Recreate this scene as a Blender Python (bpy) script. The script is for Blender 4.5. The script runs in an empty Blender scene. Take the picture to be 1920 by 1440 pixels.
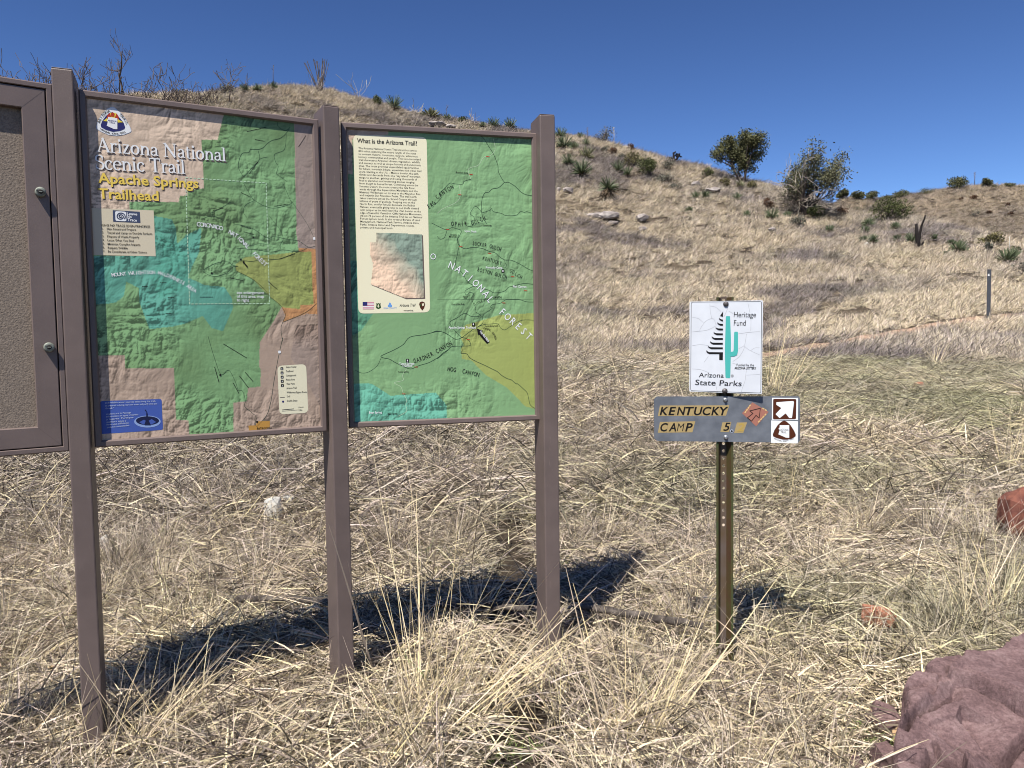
import bpy, bmesh, math, random
import numpy as np
from mathutils import Vector, Matrix
from mathutils.geometry import tessellate_polygon

# ---------------------------------------------------------------- camera, sky, sun
scene = bpy.context.scene
FPX, PITCH, ROLL = 1421.6, 0.05646, -0.01493          # focal length in photo pixels, tilt, roll
cp, sp, cr, sr = math.cos(PITCH), math.sin(PITCH), math.cos(ROLL), math.sin(ROLL)
FW = np.array([0, cp, -sp]); U0 = np.array([0, sp, cp]); R0 = np.array([1.0, 0, 0])
RT = cr * R0 + sr * U0; UP = -sr * R0 + cr * U0
cam = bpy.data.cameras.new("camera"); cam.sensor_width = 36; cam.sensor_fit = 'HORIZONTAL'
cam.lens = 36 * FPX / 1920; cam.clip_start = 0.05; cam.clip_end = 6000
camo = bpy.data.objects.new("camera", cam); scene.collection.objects.link(camo)
camo.matrix_world = Matrix(((RT[0], UP[0], -FW[0], 0), (RT[1], UP[1], -FW[1], 0), (RT[2], UP[2], -FW[2], 0), (0, 0, 0, 1)))
scene.camera = camo

SUN_EL, SUN_AZ = math.radians(59), math.radians(27)   # sun stands behind the camera, to the left
SDIR = Vector((-math.sin(SUN_AZ) * math.cos(SUN_EL), -math.cos(SUN_AZ) * math.cos(SUN_EL), math.sin(SUN_EL)))
world = bpy.data.worlds.new("World"); scene.world = world; world.use_nodes = True
wn = world.node_tree
sky = wn.nodes.new('ShaderNodeTexSky'); sky.sky_type = 'NISHITA'; sky.sun_disc = False
sky.sun_elevation = SUN_EL; sky.sun_rotation = math.pi + SUN_AZ
sky.altitude = 1600; sky.air_density = 1.0; sky.dust_density = 0.05; sky.ozone_density = 4.5
gm_ = wn.nodes.new('ShaderNodeGamma'); gm_.inputs[1].default_value = 1.48      # thin dry mountain air: deep blue overhead
wn.links.new(sky.outputs[0], gm_.inputs[0]); dim_ = wn.nodes.new('ShaderNodeMix'); dim_.data_type = 'RGBA'; dim_.blend_type = 'MULTIPLY'; dim_.inputs[0].default_value = 1; dim_.inputs[7].default_value = (0.72, 0.68, 0.69, 1)
wn.links.new(gm_.outputs[0], dim_.inputs[6]); wn.links.new(dim_.outputs[2], wn.nodes['Background'].inputs[0])
wn.nodes['Background'].inputs[1].default_value = 0.05
sun = bpy.data.lights.new("sun", 'SUN'); sun.energy = 5.0; sun.angle = math.radians(0.53); sun.color = (1.0, 0.955, 0.88)
suno = bpy.data.objects.new("sun", sun); scene.collection.objects.link(suno)
suno.rotation_euler = (-SDIR).to_track_quat('-Z', 'Y').to_euler()
scene.view_settings.view_transform = 'Standard'; scene.view_settings.look = 'None'
scene.view_settings.exposure = 0.77; scene.view_settings.gamma = 1
scene.cycles.filter_width = 1.0
scene.cycles.max_bounces = 5; scene.cycles.diffuse_bounces = 2; scene.cycles.transmission_bounces = 3; scene.cycles.transparent_max_bounces = 8

COL = scene.collection
PI = math.pi

# ---------------------------------------------------------------- small helpers
def ray(px, py):
    v = RT * (px - 960) / FPX - UP * (py - 720) / FPX + FW
    return v / v[1]

def proj(p):
    p = np.asarray(p, float); d = p @ FW
    return np.stack([960 + FPX * (p @ RT) / d, 720 - FPX * (p @ UP) / d], -1)

def srgb(r, g, b):
    f = lambda c: ((c / 255 + 0.055) / 1.055) ** 2.4 if c > 10 else c / 255 / 12.92
    return (f(r), f(g), f(b))

def hash2(ix, iy, seed):
    n = (ix.astype(np.int64) * 374761393 + iy.astype(np.int64) * 668265263 + seed * 1442695041) & 0x7fffffff
    n = ((n ^ (n >> 13)) * 1274126177) & 0x7fffffff
    n = n ^ (n >> 16)
    return (n & 0xffff) / 65535.0

def vnoise(x, y, seed=0):
    x = np.asarray(x, float); y = np.asarray(y, float)
    ix = np.floor(x); iy = np.floor(y); fx = x - ix; fy = y - iy
    fx = fx * fx * fx * (fx * (fx * 6 - 15) + 10); fy = fy * fy * fy * (fy * (fy * 6 - 15) + 10)
    a = hash2(ix, iy, seed); b = hash2(ix + 1, iy, seed); c = hash2(ix, iy + 1, seed); d = hash2(ix + 1, iy + 1, seed)
    return (a * (1 - fx) + b * fx) * (1 - fy) + (c * (1 - fx) + d * fx) * fy

def fbm(x, y, octv=4, seed=0, gain=0.5):
    s = 0; a = 1; t = 0
    for i in range(octv):
        s = s + a * vnoise(x * 2 ** i + 17.3 * i, y * 2 ** i - 9.1 * i, seed + i); t += a; a *= gain
    return s / t * 2 - 1

def inpoly(px, py, poly):
    px = np.asarray(px, float); py = np.asarray(py, float); r = np.zeros(px.shape, bool); n = len(poly)
    for i in range(n):
        x0, y0 = poly[i]; x1, y1 = poly[(i + 1) % n]
        if y0 == y1: continue
        c = ((y0 > py) != (y1 > py)) & (px < (x1 - x0) * (py - y0) / (y1 - y0) + x0)
        r ^= c
    return r

def tag(o, label=None, cat=None, group=None, kind=None):
    if label: o['label'] = label
    if cat: o['category'] = cat
    if group: o['group'] = group
    if kind: o['kind'] = kind
    return o

def empty(name, loc=(0, 0, 0)):
    o = bpy.data.objects.new(name, None); COL.objects.link(o); o.location = loc; o.empty_display_size = 0.1
    return o

class MB:
    """collects faces and links them as one mesh object"""
    def __init__(s): s.v = []; s.f = []; s.m = []; s.mats = []; s.sm = []
    def mi(s, mat):
        if mat not in s.mats: s.mats.append(mat)
        return s.mats.index(mat)
    def add(s, vs, fs, mat, smooth=False):
        b = len(s.v); i = s.mi(mat)
        s.v += [tuple(map(float, p)) for p in vs]
        for f in fs: s.f.append(tuple(b + k for k in f)); s.m.append(i); s.sm.append(smooth)
    def box(s, c, ax, half, mat):
        c = np.array(c, float); ax = [np.array(a, float) for a in ax]
        vs = [c + ax[0] * half[0] * i + ax[1] * half[1] * j + ax[2] * half[2] * k for i in (-1, 1) for j in (-1, 1) for k in (-1, 1)]
        s.add(vs, [(0, 1, 3, 2), (4, 6, 7, 5), (0, 4, 5, 1), (2, 3, 7, 6), (0, 2, 6, 4), (1, 5, 7, 3)], mat)
    def tube(s, pts, rad, mat, n=6, smooth=True, cap=True):
        pts = [np.array(p, float) for p in pts]; k = len(pts)
        if not hasattr(rad, '__len__'): rad = [rad] * k
        vs = []; up = None
        for i in range(k):
            d = pts[min(i + 1, k - 1)] - pts[max(i - 1, 0)]; d = d / (np.linalg.norm(d) + 1e-9)
            if up is None: up = np.cross(d, [0.3, 0.1, 1.0]); 
            up = up - d * (up @ d); up /= np.linalg.norm(up) + 1e-9
            sd = np.cross(d, up)
            for j in range(n):
                a = 2 * PI * j / n; vs.append(pts[i] + rad[i] * (math.cos(a) * up + math.sin(a) * sd))
        fs = [(i * n + j, i * n + (j + 1) % n, (i + 1) * n + (j + 1) % n, (i + 1) * n + j) for i in range(k - 1) for j in range(n)]
        if cap: fs += [tuple(range(n))[::-1], tuple((k - 1) * n + j for j in range(n))]
        s.add(vs, fs, mat, smooth)
    def build(s, name, parent=None, origin=(0, 0, 0), bevel=0):
        me = bpy.data.meshes.new(name); o = np.array(origin)
        me.from_pydata([tuple(np.array(p) - o) for p in s.v], [], s.f)
        for m in s.mats: me.materials.append(m)
        me.polygons.foreach_set('material_index', s.m); me.polygons.foreach_set('use_smooth', s.sm); me.update()
        ob = bpy.data.objects.new(name, me); COL.objects.link(ob)
        if parent: ob.parent = parent
        else: ob.location = tuple(o)
        if bevel:
            b = ob.modifiers.new('b', 'BEVEL'); b.width = bevel; b.segments = 2; b.limit_method = 'ANGLE'
        return ob

# ---------------------------------------------------------------- materials
def mat(name, col, rough=0.7, metal=0.0, var=0.0, vscale=20, bump=0.0, bscale=60, col2=None, spec=0.3, vlo=0.35, vhi=0.65):
    m = bpy.data.materials.new(name); m.use_nodes = True; nt = m.node_tree; p = nt.nodes['Principled BSDF']
    p.inputs['Base Color'].default_value = (*col, 1); p.inputs['Roughness'].default_value = rough
    p.inputs['Metallic'].default_value = metal; p.inputs['Specular IOR Level'].default_value = spec
    tc = nt.nodes.new('ShaderNodeTexCoord')
    if var or col2:
        n = nt.nodes.new('ShaderNodeTexNoise'); n.inputs['Scale'].default_value = vscale; n.inputs['Detail'].default_value = 6
        nt.links.new(tc.outputs['Object'], n.inputs['Vector'])
        r = nt.nodes.new('ShaderNodeValToRGB'); c2 = col2 or tuple(c * (1 - var) for c in col)
        c1 = col if col2 else tuple(min(1, c * (1 + var * 0.6)) for c in col)
        r.color_ramp.elements[0].position = vlo; r.color_ramp.elements[1].position = vhi
        r.color_ramp.elements[0].color = (*c1, 1); r.color_ramp.elements[1].color = (*c2, 1)
        nt.links.new(n.outputs[0], r.inputs[0]); nt.links.new(r.outputs[0], p.inputs['Base Color'])
    if bump:
        n = nt.nodes.new('ShaderNodeTexNoise'); n.inputs['Scale'].default_value = bscale; n.inputs['Detail'].default_value = 8
        nt.links.new(tc.outputs['Object'], n.inputs['Vector'])
        b = nt.nodes.new('ShaderNodeBump'); b.inputs['Strength'].default_value = 0.6; b.inputs['Distance'].default_value = bump
        nt.links.new(n.outputs[0], b.inputs['Height']); nt.links.new(b.outputs[0], p.inputs['Normal'])
    return m

def scuff(m, col, amount=0.5):
    nt = m.node_tree; p = nt.nodes['Principled BSDF']; tc = nt.nodes.new('ShaderNodeTexCoord'); mp = nt.nodes.new('ShaderNodeMapping'); mp.inputs['Scale'].default_value = (30, 30, 9)
    nt.links.new(tc.outputs['Object'], mp.inputs[0]); n = nt.nodes.new('ShaderNodeTexNoise'); n.inputs['Scale'].default_value = 1.6; n.inputs['Detail'].default_value = 9; n.inputs['Roughness'].default_value = 0.72
    nt.links.new(mp.outputs[0], n.inputs['Vector']); r = nt.nodes.new('ShaderNodeValToRGB'); r.color_ramp.elements[0].position = 0.60; r.color_ramp.elements[1].position = 0.74; r.color_ramp.elements[1].color = (amount, amount, amount, 1)
    nt.links.new(n.outputs[0], r.inputs[0]); mx = nt.nodes.new('ShaderNodeMix'); mx.data_type = 'RGBA'; src = p.inputs['Base Color'].links[0].from_socket
    nt.links.new(r.outputs[0], mx.inputs[0]); nt.links.new(src, mx.inputs[6]); mx.inputs[7].default_value = (*col, 1); nt.links.new(mx.outputs[2], p.inputs['Base Color'])

def S(r, g, b, k=1.0): return tuple(c * k for c in srgb(r, g, b))
M = {}
def ink(name, r, g, b):
    if name not in M: M[name] = mat('ink_' + name, S(r, g, b, 0.73), 0.6, spec=0.2)
    return M[name]
ink('white', 247, 249, 250); ink('black', 22, 20, 20); ink('cream', 244, 238, 206); ink('card', 226, 214, 186); ink('yellow', 248, 216, 100)
ink('navy', 42, 46, 110); ink('slate', 72, 82, 110); ink('red', 190, 62, 38); ink('sunyellow', 245, 222, 70); ink('blue', 72, 98, 178); ink('paleblue', 150, 175, 225)
ink('deepblue', 26, 34, 72); ink('orange', 200, 150, 75); ink('brown', 84, 40, 20); ink('teal', 78, 184, 176); ink('forest', 48, 84, 40); ink('skyblue', 110, 165, 230)
ink('flagred', 205, 110, 130); ink('greyblue', 205, 215, 235); ink('ghost', 112, 98, 92); ink('roadgreen', 44, 70, 52); ink('paleline', 205, 225, 190)
ink('straw', 178, 156, 108); ink('faded', 186, 158, 84); ink('salmon', 172, 116, 100); ink('stickercream', 225, 190, 130); ink('hairline', 165, 165, 168); ink('olive_ink', 92, 108, 52)
ink('palegreen', 205, 235, 200)
M['steel_brown'] = mat('brown_painted_steel', (0.122, 0.092, 0.083), 0.5, var=0.10, vscale=9, bump=0.0006, bscale=260, spec=0.35)
M['steel_brown_frame'] = mat('brown_painted_frame', (0.142, 0.107, 0.096), 0.42, var=0.08, vscale=12, bump=0.0004, bscale=300, spec=0.4)
scuff(M['steel_brown'], (0.22, 0.17, 0.14), 0.45); scuff(M['steel_brown_frame'], (0.23, 0.18, 0.155), 0.35)
M['cork'] = mat('cork_board', (0.235, 0.19, 0.15), 0.9, col2=(0.165, 0.132, 0.105), vscale=150, bump=0.003, bscale=190, vlo=0.42, vhi=0.6)
M['lock'] = mat('dull_lock_metal', (0.22, 0.235, 0.20), 0.65, 0.35, var=0.3, vscale=80)
M['gap'] = mat('dark_gap_shade', (0.02, 0.017, 0.016), 0.9)  # near-black colour standing in for shade in the door gap and keyholes
M['galv'] = mat('galvanised_plate', (0.165, 0.178, 0.20), 0.55, 0.25, col2=(0.108, 0.118, 0.137), vscale=14, bump=0.0006, bscale=60)
M['bolt'] = mat('bolt_metal', (0.42, 0.43, 0.45), 0.4, 0.8, var=0.4, vscale=90)
M['boltdark'] = mat('dark_bolt_head', (0.11, 0.10, 0.10), 0.5, 0.5, var=0.5, vscale=120)
M['enamel'] = mat('white_enamel', (0.555, 0.575, 0.61), 0.35, var=0.05, vscale=14, spec=0.4)
M['chan'] = mat('rusty_green_channel', (0.075, 0.060, 0.022), 0.6, 0.2, col2=(0.085, 0.045, 0.026), vscale=16, bump=0.0006, bscale=120)
M['chanlip'] = mat('mossy_green_lip', (0.045, 0.062, 0.022), 0.6, 0.1, col2=(0.07, 0.055, 0.022), vscale=18)
M['chanweb'] = mat('worn_channel_web', (0.115, 0.088, 0.074), 0.6, 0.2, col2=(0.10, 0.066, 0.036), vscale=9)
M['marker'] = mat('grey_fibreglass', (0.052, 0.056, 0.066), 0.6, var=0.2, vscale=8)
M['rock_purple'] = mat('purple_rock', (0.215, 0.122, 0.112), 0.8, col2=(0.115, 0.062, 0.060), vscale=9, bump=0.010, bscale=45)
def rockmix(name, dark, mid, light, sc=6):
    m = bpy.data.materials.new(name); m.use_nodes = True; nt = m.node_tree; p = nt.nodes['Principled BSDF']; p.inputs['Roughness'].default_value = 0.85; p.inputs['Specular IOR Level'].default_value = 0.2; tc = nt.nodes.new('ShaderNodeTexCoord')
    def nz(scale, rg, stretch=(1, 1, 1), rot=0.0):
        mp = nt.nodes.new('ShaderNodeMapping'); mp.inputs['Scale'].default_value = stretch; mp.inputs['Rotation'].default_value = (0, 0, rot); n = nt.nodes.new('ShaderNodeTexNoise'); n.inputs['Scale'].default_value = scale; n.inputs['Detail'].default_value = 10; n.inputs['Roughness'].default_value = rg
        nt.links.new(tc.outputs['Object'], mp.inputs[0]); nt.links.new(mp.outputs[0], n.inputs['Vector']); return n
    def rp(n, st):
        r = nt.nodes.new('ShaderNodeValToRGB'); e = r.color_ramp.elements
        while len(e) < len(st): e.new(0.5)
        for k, (q, c) in enumerate(st): e[k].position = q; e[k].color = (*c, 1)
        nt.links.new(n.outputs[0], r.inputs[0]); return r
    def mul(a_, b_, mode='MULTIPLY', f=1.0):
        x = nt.nodes.new('ShaderNodeMix'); x.data_type = 'RGBA'; x.blend_type = mode; x.inputs[0].default_value = f; nt.links.new(a_.outputs[0] if a_.type != 'MIX' else a_.outputs[2], x.inputs[6]); nt.links.new(b_.outputs[0] if b_.type != 'MIX' else b_.outputs[2], x.inputs[7]); return x
    base = rp(nz(sc, 0.68), [(0.34, dark), (0.5, mid), (0.68, light)]); grain = rp(nz(sc * 14, 0.8), [(0.36, (0.55, 0.52, 0.52)), (0.64, (1.3, 1.28, 1.28))]); streak = rp(nz(sc * 2.2, 0.8, (1, 5, 5), 0.35), [(0.60, (0, 0, 0)), (0.78, tuple(c * 0.55 for c in light))]); tanp = rp(nz(sc * 0.9, 0.6), [(0.66, (0, 0, 0)), (0.70, (0.06, 0.035, 0.008))])
    x = mul(mul(mul(base, grain), streak, 'ADD'), tanp, 'ADD'); nt.links.new(x.outputs[2], p.inputs['Base Color'])
    n = nz(sc * 7, 0.75); b = nt.nodes.new('ShaderNodeBump'); b.inputs['Distance'].default_value = 0.012; b.inputs['Strength'].default_value = 0.8; nt.links.new(n.outputs[0], b.inputs['Height']); nt.links.new(b.outputs[0], p.inputs['Normal']); return m
M['rock_purple'] = rockmix('purple_rock_weathered', (0.082, 0.050, 0.050), (0.170, 0.110, 0.108), (0.245, 0.172, 0.166))
M['wood_dark'] = mat('dark_weathered_wood', (0.125, 0.105, 0.09), 0.9, col2=(0.035, 0.028, 0.024), vscale=22, bump=0.004, bscale=70)
M['rock_red'] = mat('red_rock', (0.20, 0.075, 0.048), 0.9, col2=(0.11, 0.04, 0.03), vscale=16, bump=0.006, bscale=40)
M['juniper_grey'] = mat('grey_juniper_leaf', (0.155, 0.152, 0.085), 0.8, col2=(0.085, 0.085, 0.052), vscale=1.6, spec=0.1)
M['rock_orange'] = mat('orange_rock', (0.34, 0.155, 0.095), 0.9, col2=(0.24, 0.10, 0.06), vscale=18, bump=0.004, bscale=50)
M['rock_tan'] = mat('tan_rock', (0.44, 0.29, 0.16), 0.9, col2=(0.34, 0.22, 0.13), vscale=20, bump=0.003, bscale=60)
M['rock_pale'] = mat('pale_rock', (0.62, 0.60, 0.55), 0.9, col2=(0.42, 0.39, 0.34), vscale=14, bump=0.004, bscale=50)
M['rock_grey'] = mat('grey_outcrop_rock', (0.36, 0.32, 0.29), 0.95, col2=(0.17, 0.145, 0.135), vscale=3, bump=0.05, bscale=6)
M['wood_grey'] = mat('weathered_wood', (0.30, 0.25, 0.21), 0.9, col2=(0.10, 0.08, 0.065), vscale=26, bump=0.004, bscale=70)
M['bark'] = mat('dark_bark', (0.085, 0.066, 0.054), 0.95, var=0.4, vscale=5)
M['twig'] = mat('bare_twig', (0.125, 0.098, 0.082), 0.95, var=0.4, vscale=3)
M['twig_pale'] = mat('bleached_twig', (0.42, 0.36, 0.29), 0.95, var=0.3, vscale=3)
M['burnt'] = mat('charred_wood', (0.012, 0.009, 0.008), 0.95)
M['juniper'] = mat('juniper_leaf', (0.135, 0.132, 0.060), 0.8, col2=(0.070, 0.072, 0.036), vscale=1.6, spec=0.1)
M['oakleaf'] = mat('oak_leaf', (0.100, 0.112, 0.045), 0.8, col2=(0.052, 0.060, 0.026), vscale=1.6, spec=0.1)
M['grayleaf'] = mat('grey_green_leaf', (0.17, 0.165, 0.125), 0.8, col2=(0.10, 0.098, 0.078), vscale=2.5, spec=0.1)
M['oliveleaf'] = mat('olive_leaf', (0.17, 0.15, 0.068), 0.8, col2=(0.10, 0.09, 0.042), vscale=2.5, spec=0.1)
M['rustleaf'] = mat('rusty_brown_leaf', (0.13, 0.072, 0.045), 0.9, col2=(0.085, 0.055, 0.035), vscale=2.5, spec=0.1)
M['yucca'] = mat('yucca_leaf', (0.135, 0.165, 0.082), 0.55, col2=(0.075, 0.098, 0.052), vscale=3, spec=0.3)
M['agave'] = mat('pale_agave_leaf', (0.24, 0.225, 0.115), 0.6, col2=(0.12, 0.135, 0.068), vscale=3, spec=0.3)
M['skirt'] = mat('dead_yucca_leaf', (0.20, 0.145, 0.088), 0.9, col2=(0.065, 0.045, 0.03), vscale=5)
M['path'] = mat('reddish_path_dirt', (0.36, 0.235, 0.155), 0.95, col2=(0.24, 0.17, 0.12), vscale=3, bump=0.02, bscale=12)

# ---------------------------------------------------------------- terrain
SKY1 = [(-260, 178), (-60, 182), (150, 182), (320, 181), (400, 177), (475, 168), (560, 166), (620, 172), (690, 192), (760, 212), (830, 222), (900, 236), (960, 245), (1043, 257),
        (1088, 259), (1110, 266), (1147, 273), (1172, 281), (1200, 288), (1245, 300), (1273, 307), (1313, 315), (1340, 322), (1382, 338), (1437, 350), (1460, 356),
        (1520, 378), (1580, 401), (1650, 409), (1700, 412), (1760, 422), (1850, 442), (1920, 462), (2150, 500)]
SKY2 = [(1380, 420), (1480, 395), (1560, 384), (1580, 372), (1648, 373), (1700, 366), (1750, 358), (1780, 352), (1820, 349), (1850, 347), (1890, 348), (1920, 350), (2150, 350)]
def skytab(T, D):
    az = []; tr = []
    for x, y in T:
        r = ray(x, y); az.append(math.atan2(r[0], 1.0)); tr.append(r[2] / math.hypot(r[0], 1.0))
    return np.array(az), np.array(tr)
A1, T1 = skytab(SKY1, 0); A2, T2 = skytab(SKY2, 0)
A1x = np.concatenate([[-PI, -1.7, -1.1], A1, [1.1, 1.7, PI]]); T1x = np.concatenate([[-0.02, 0.0, 0.2], T1, [0.05, 0.0, -0.02]])
DC = np.array([(-PI, 80), (-1.0, 60), (ray(150, 180)[0], 50), (ray(400, 180)[0], 56), (ray(600, 180)[0], 66), (ray(1050, 180)[0], 68), (ray(1400, 300)[0], 62), (ray(1580, 400)[0], 52), (ray(1720, 400)[0], 50), (ray(1920, 400)[0], 46), (1.2, 60), (PI, 80)])
DC[2:-2, 0] = np.arctan(DC[2:-2, 0])
A2x = np.concatenate([[-PI, A2[0] - 0.05], A2, [1.1, 1.7, PI]]); T2x = np.concatenate([[-0.03, -0.01], T2, [0.16, 0.0, -0.03]])
D2 = 185.0
ZN = np.array([(-400, -6), (-20, -1.9), (0, -1.6), (2.5, -1.525), (3.2, -1.50), (3.5, -1.475), (3.9, -1.46), (4.7, -1.43), (6, -1.31), (8, -1.05), (12, -0.52), (17.5, 0.06), (24, 0.65), (60, 3.0), (400, 10)])
def hz(x, y, rough=True):
    x = np.asarray(x, float); y = np.asarray(y, float)
    r = np.hypot(x, y) + 1e-6; az = np.arctan2(x, y)
    zn = np.interp(y, ZN[:, 0], ZN[:, 1])
    dc = np.interp(az, DC[:, 0], DC[:, 1]); t1 = np.interp(az, A1x, T1x); t2 = np.interp(az, A2x, T2x)
    r0 = 11.0
    ca = np.cos(az); t0 = np.interp(r0 * ca, ZN[:, 0], ZN[:, 1]) / r0
    s = np.clip((r - r0) / (dc - r0), 0, 1)
    t = t0 + (t1 - t0) * (1 - (1 - s) ** 1.45)
    s2 = np.clip((r - dc) / (D2 - dc), 0, 1); sm = s2 * s2 * (3 - 2 * s2)
    t = np.where(r > dc, t1 + (t2 - t1) * sm - 0.075 * np.sin(PI * np.clip(s2, 0, 1)) ** 1.3, t)
    zh = t * r
    zh = np.where(r > D2, t2 * D2 * np.exp(-(r - D2) / 160.0) - (r - D2) * 0.01, zh)
    w = np.clip((r - 7.5) / 7.0, 0, 1); w = w * w * (3 - 2 * w)
    z = zn * (1 - w) + zh * w
    if rough:
        a = np.clip((r - 2) / 40, 0.02, 1.0)
        z = z + a * 0.32 * fbm(x * 0.35, y * 0.35, 4, 3) * np.clip((dc * 1.02 - r) / 12 + 0.35, 0.3, 1)
        z = z + 0.018 * fbm(x * 2.1, y * 2.1, 3, 8)
    return z

RS = np.concatenate([np.linspace(0.8, 6, 500), np.exp(np.linspace(math.log(6.02), math.log(420), 5200))])
def at_ground(px, py, crest=True):
    r = ray(px, py); P = r[None, :] * RS[:, None]
    zz = hz(P[:, 0], P[:, 1]); hit = np.nonzero(P[:, 2] < zz)[0]
    if len(hit): p = P[hit[0]]; return np.array([p[0], p[1], float(hz(p[0], p[1]))])
    az = math.atan2(r[0], 1.0)
    d = float(np.interp(az, DC[:, 0], DC[:, 1])) if px < 1575 else D2
    x, y = d * math.sin(az), d * math.cos(az); return np.array([x, y, float(hz(x, y))])

def build_ground():
    az = np.radians(np.concatenate([np.arange(-180, -46, 3.0), np.arange(-46, 46.01, 0.16), np.arange(48, 180, 3.0)]))
    rr = np.concatenate([[0.05, 0.4, 0.8], np.arange(1.2, 7, 0.07), np.exp(np.linspace(math.log(7.05), math.log(260), 330)), [300, 380, 500, 800, 1500, 3000]])
    na, nr = len(az), len(rr)
    A, Rr = np.meshgrid(az, rr, indexing='ij'); X = Rr * np.sin(A); Y = Rr * np.cos(A); Z = hz(X, Y)
    V = np.stack([X, Y, Z], -1).reshape(-1, 3)
    i = np.arange(na)[:, None]; j = np.arange(nr - 1)[None, :]; i2 = (i + 1) % na
    F = np.stack([i * nr + j, i2 * nr + j, i2 * nr + j + 1, i * nr + j + 1], -1).reshape(-1, 4)
    o = npmesh('ground', V, F, [M['ground']], smooth=True); tag(o, 'dry grassy slope of brown earth rising to the hills', kind='structure')

def npmesh(name, V, F, mats, smooth=False, link=True, pattr=None, mi=None):
    me = bpy.data.meshes.new(name); nv, nf = len(V), len(F); k = F.shape[1]
    me.vertices.add(nv); me.vertices.foreach_set('co', np.ascontiguousarray(V, np.float32).ravel())
    me.loops.add(nf * k); me.loops.foreach_set('vertex_index', np.ascontiguousarray(F, np.int32).ravel())
    me.polygons.add(nf); me.polygons.foreach_set('loop_start', np.arange(0, nf * k, k, dtype=np.int32))
    for m in mats: me.materials.append(m)
    if mi is not None: me.polygons.foreach_set('material_index', np.ascontiguousarray(mi, np.int32))
    me.polygons.foreach_set('use_smooth', np.full(nf, smooth))
    me.update(calc_edges=True)
    if pattr is not None:
        for an, arr in pattr.items():
            a = me.attributes.new(an, 'FLOAT_COLOR', 'POINT')
            a.data.foreach_set('color', np.ascontiguousarray(np.concatenate([arr, np.ones((nv, 1))], 1), np.float32).ravel())
    o = bpy.data.objects.new(name, me)
    if link: COL.objects.link(o)
    return o

def ground_material():
    m = bpy.data.materials.new('dry_hillside_earth'); m.use_nodes = True; nt = m.node_tree; p = nt.nodes['Principled BSDF']; p.inputs['Roughness'].default_value = 0.95
    p.inputs['Specular IOR Level'].default_value = 0.1
    tc = nt.nodes.new('ShaderNodeTexCoord')
    def noise(sc, det=6, rg=0.6):
        n = nt.nodes.new('ShaderNodeTexNoise'); n.inputs['Scale'].default_value = sc; n.inputs['Detail'].default_value = det; n.inputs['Roughness'].default_value = rg
        nt.links.new(tc.outputs['Object'], n.inputs['Vector']); return n
    def ramp(n, stops):
        r = nt.nodes.new('ShaderNodeValToRGB'); e = r.color_ramp.elements
        while len(e) < len(stops): e.new(0.5)
        for k, (q, c) in enumerate(stops): e[k].position = q; e[k].color = (*c, 1)
        nt.links.new(n.outputs[0], r.inputs[0]); return r
    big = ramp(noise(0.22, 5), [(0.36, (0.060, 0.047, 0.038)), (0.5, (0.095, 0.076, 0.058)), (0.64, (0.15, 0.122, 0.09))])
    fine = ramp(noise(9, 8, 0.75), [(0.35, (0.34, 0.34, 0.34)), (0.65, (1.25, 1.2, 1.1))])
    mx = nt.nodes.new('ShaderNodeMix'); mx.data_type = 'RGBA'; mx.blend_type = 'MULTIPLY'; mx.inputs[0].default_value = 1
    nt.links.new(big.outputs[0], mx.inputs[6]); nt.links.new(fine.outputs[0], mx.inputs[7])
    nt.links.new(mx.outputs[2], p.inputs['Base Color'])
    n = noise(5, 10, 0.7); b = nt.nodes.new('ShaderNodeBump'); b.inputs['Distance'].default_value = 0.12; b.inputs['Strength'].default_value = 0.9
    nt.links.new(n.outputs[0], b.inputs['Height']); nt.links.new(b.outputs[0], p.inputs['Normal'])
    return m
M['ground'] = ground_material()
build_ground()

PATHPX = [(1100, 700), (1220, 689), (1300, 681), (1450, 664), (1560, 646), (1650, 630), (1740, 614), (1800, 603), (1935, 590)]
PATHW = np.array([at_ground(*q) for q in PATHPX])
def build_path():
    s = np.linspace(0, len(PATHW) - 1, 90); P = np.stack([np.interp(s, np.arange(len(PATHW)), PATHW[:, k]) for k in range(3)], 1)
    T = np.gradient(P[:, :2], axis=0); T /= np.linalg.norm(T, axis=1)[:, None]; N = np.stack([-T[:, 1], T[:, 0]], 1)
    V = []; k = 7
    for i in range(len(P)):
        w = 0.30 * (1 + 0.35 * float(fbm(i * 0.3, 0.5, 2, 5)))
        for j in range(k):
            q = P[i, :2] + N[i] * w * (j / (k - 1) * 2 - 1); e = abs(j / (k - 1) * 2 - 1)
            V.append((q[0], q[1], float(hz(q[0], q[1])) + 0.022 - 0.05 * e ** 3))
    F = [(i * k + j, i * k + j + 1, (i + 1) * k + j + 1, (i + 1) * k + j) for i in range(len(P) - 1) for j in range(k - 1)]
    o = npmesh('path', np.array(V), np.array(F), [M['path']], smooth=True); tag(o, 'narrow reddish dirt footpath crossing the slope', kind='structure')
build_path()
# ---------------------------------------------------------------- flat lettering
_tc = {}
def glyphs(s, shear=0.0, off=0.0, res=2, space=1.0):
    k = (s, shear, off, res, space)
    if k in _tc: return _tc[k]
    c = bpy.data.curves.new('lettering', 'FONT'); c.body = s; c.resolution_u = res; c.shear = shear; c.offset = off; c.space_character = space
    o = bpy.data.objects.new('lettering', c); me = bpy.data.meshes.new_from_object(o)
    V = np.array([v.co[:2] for v in me.vertices]).reshape(-1, 2); F = [tuple(p.vertices) for p in me.polygons]
    bpy.data.objects.remove(o); bpy.data.curves.remove(c); bpy.data.meshes.remove(me)
    _tc[k] = (V, F); return _tc[k]
CAP = 0.686

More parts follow.
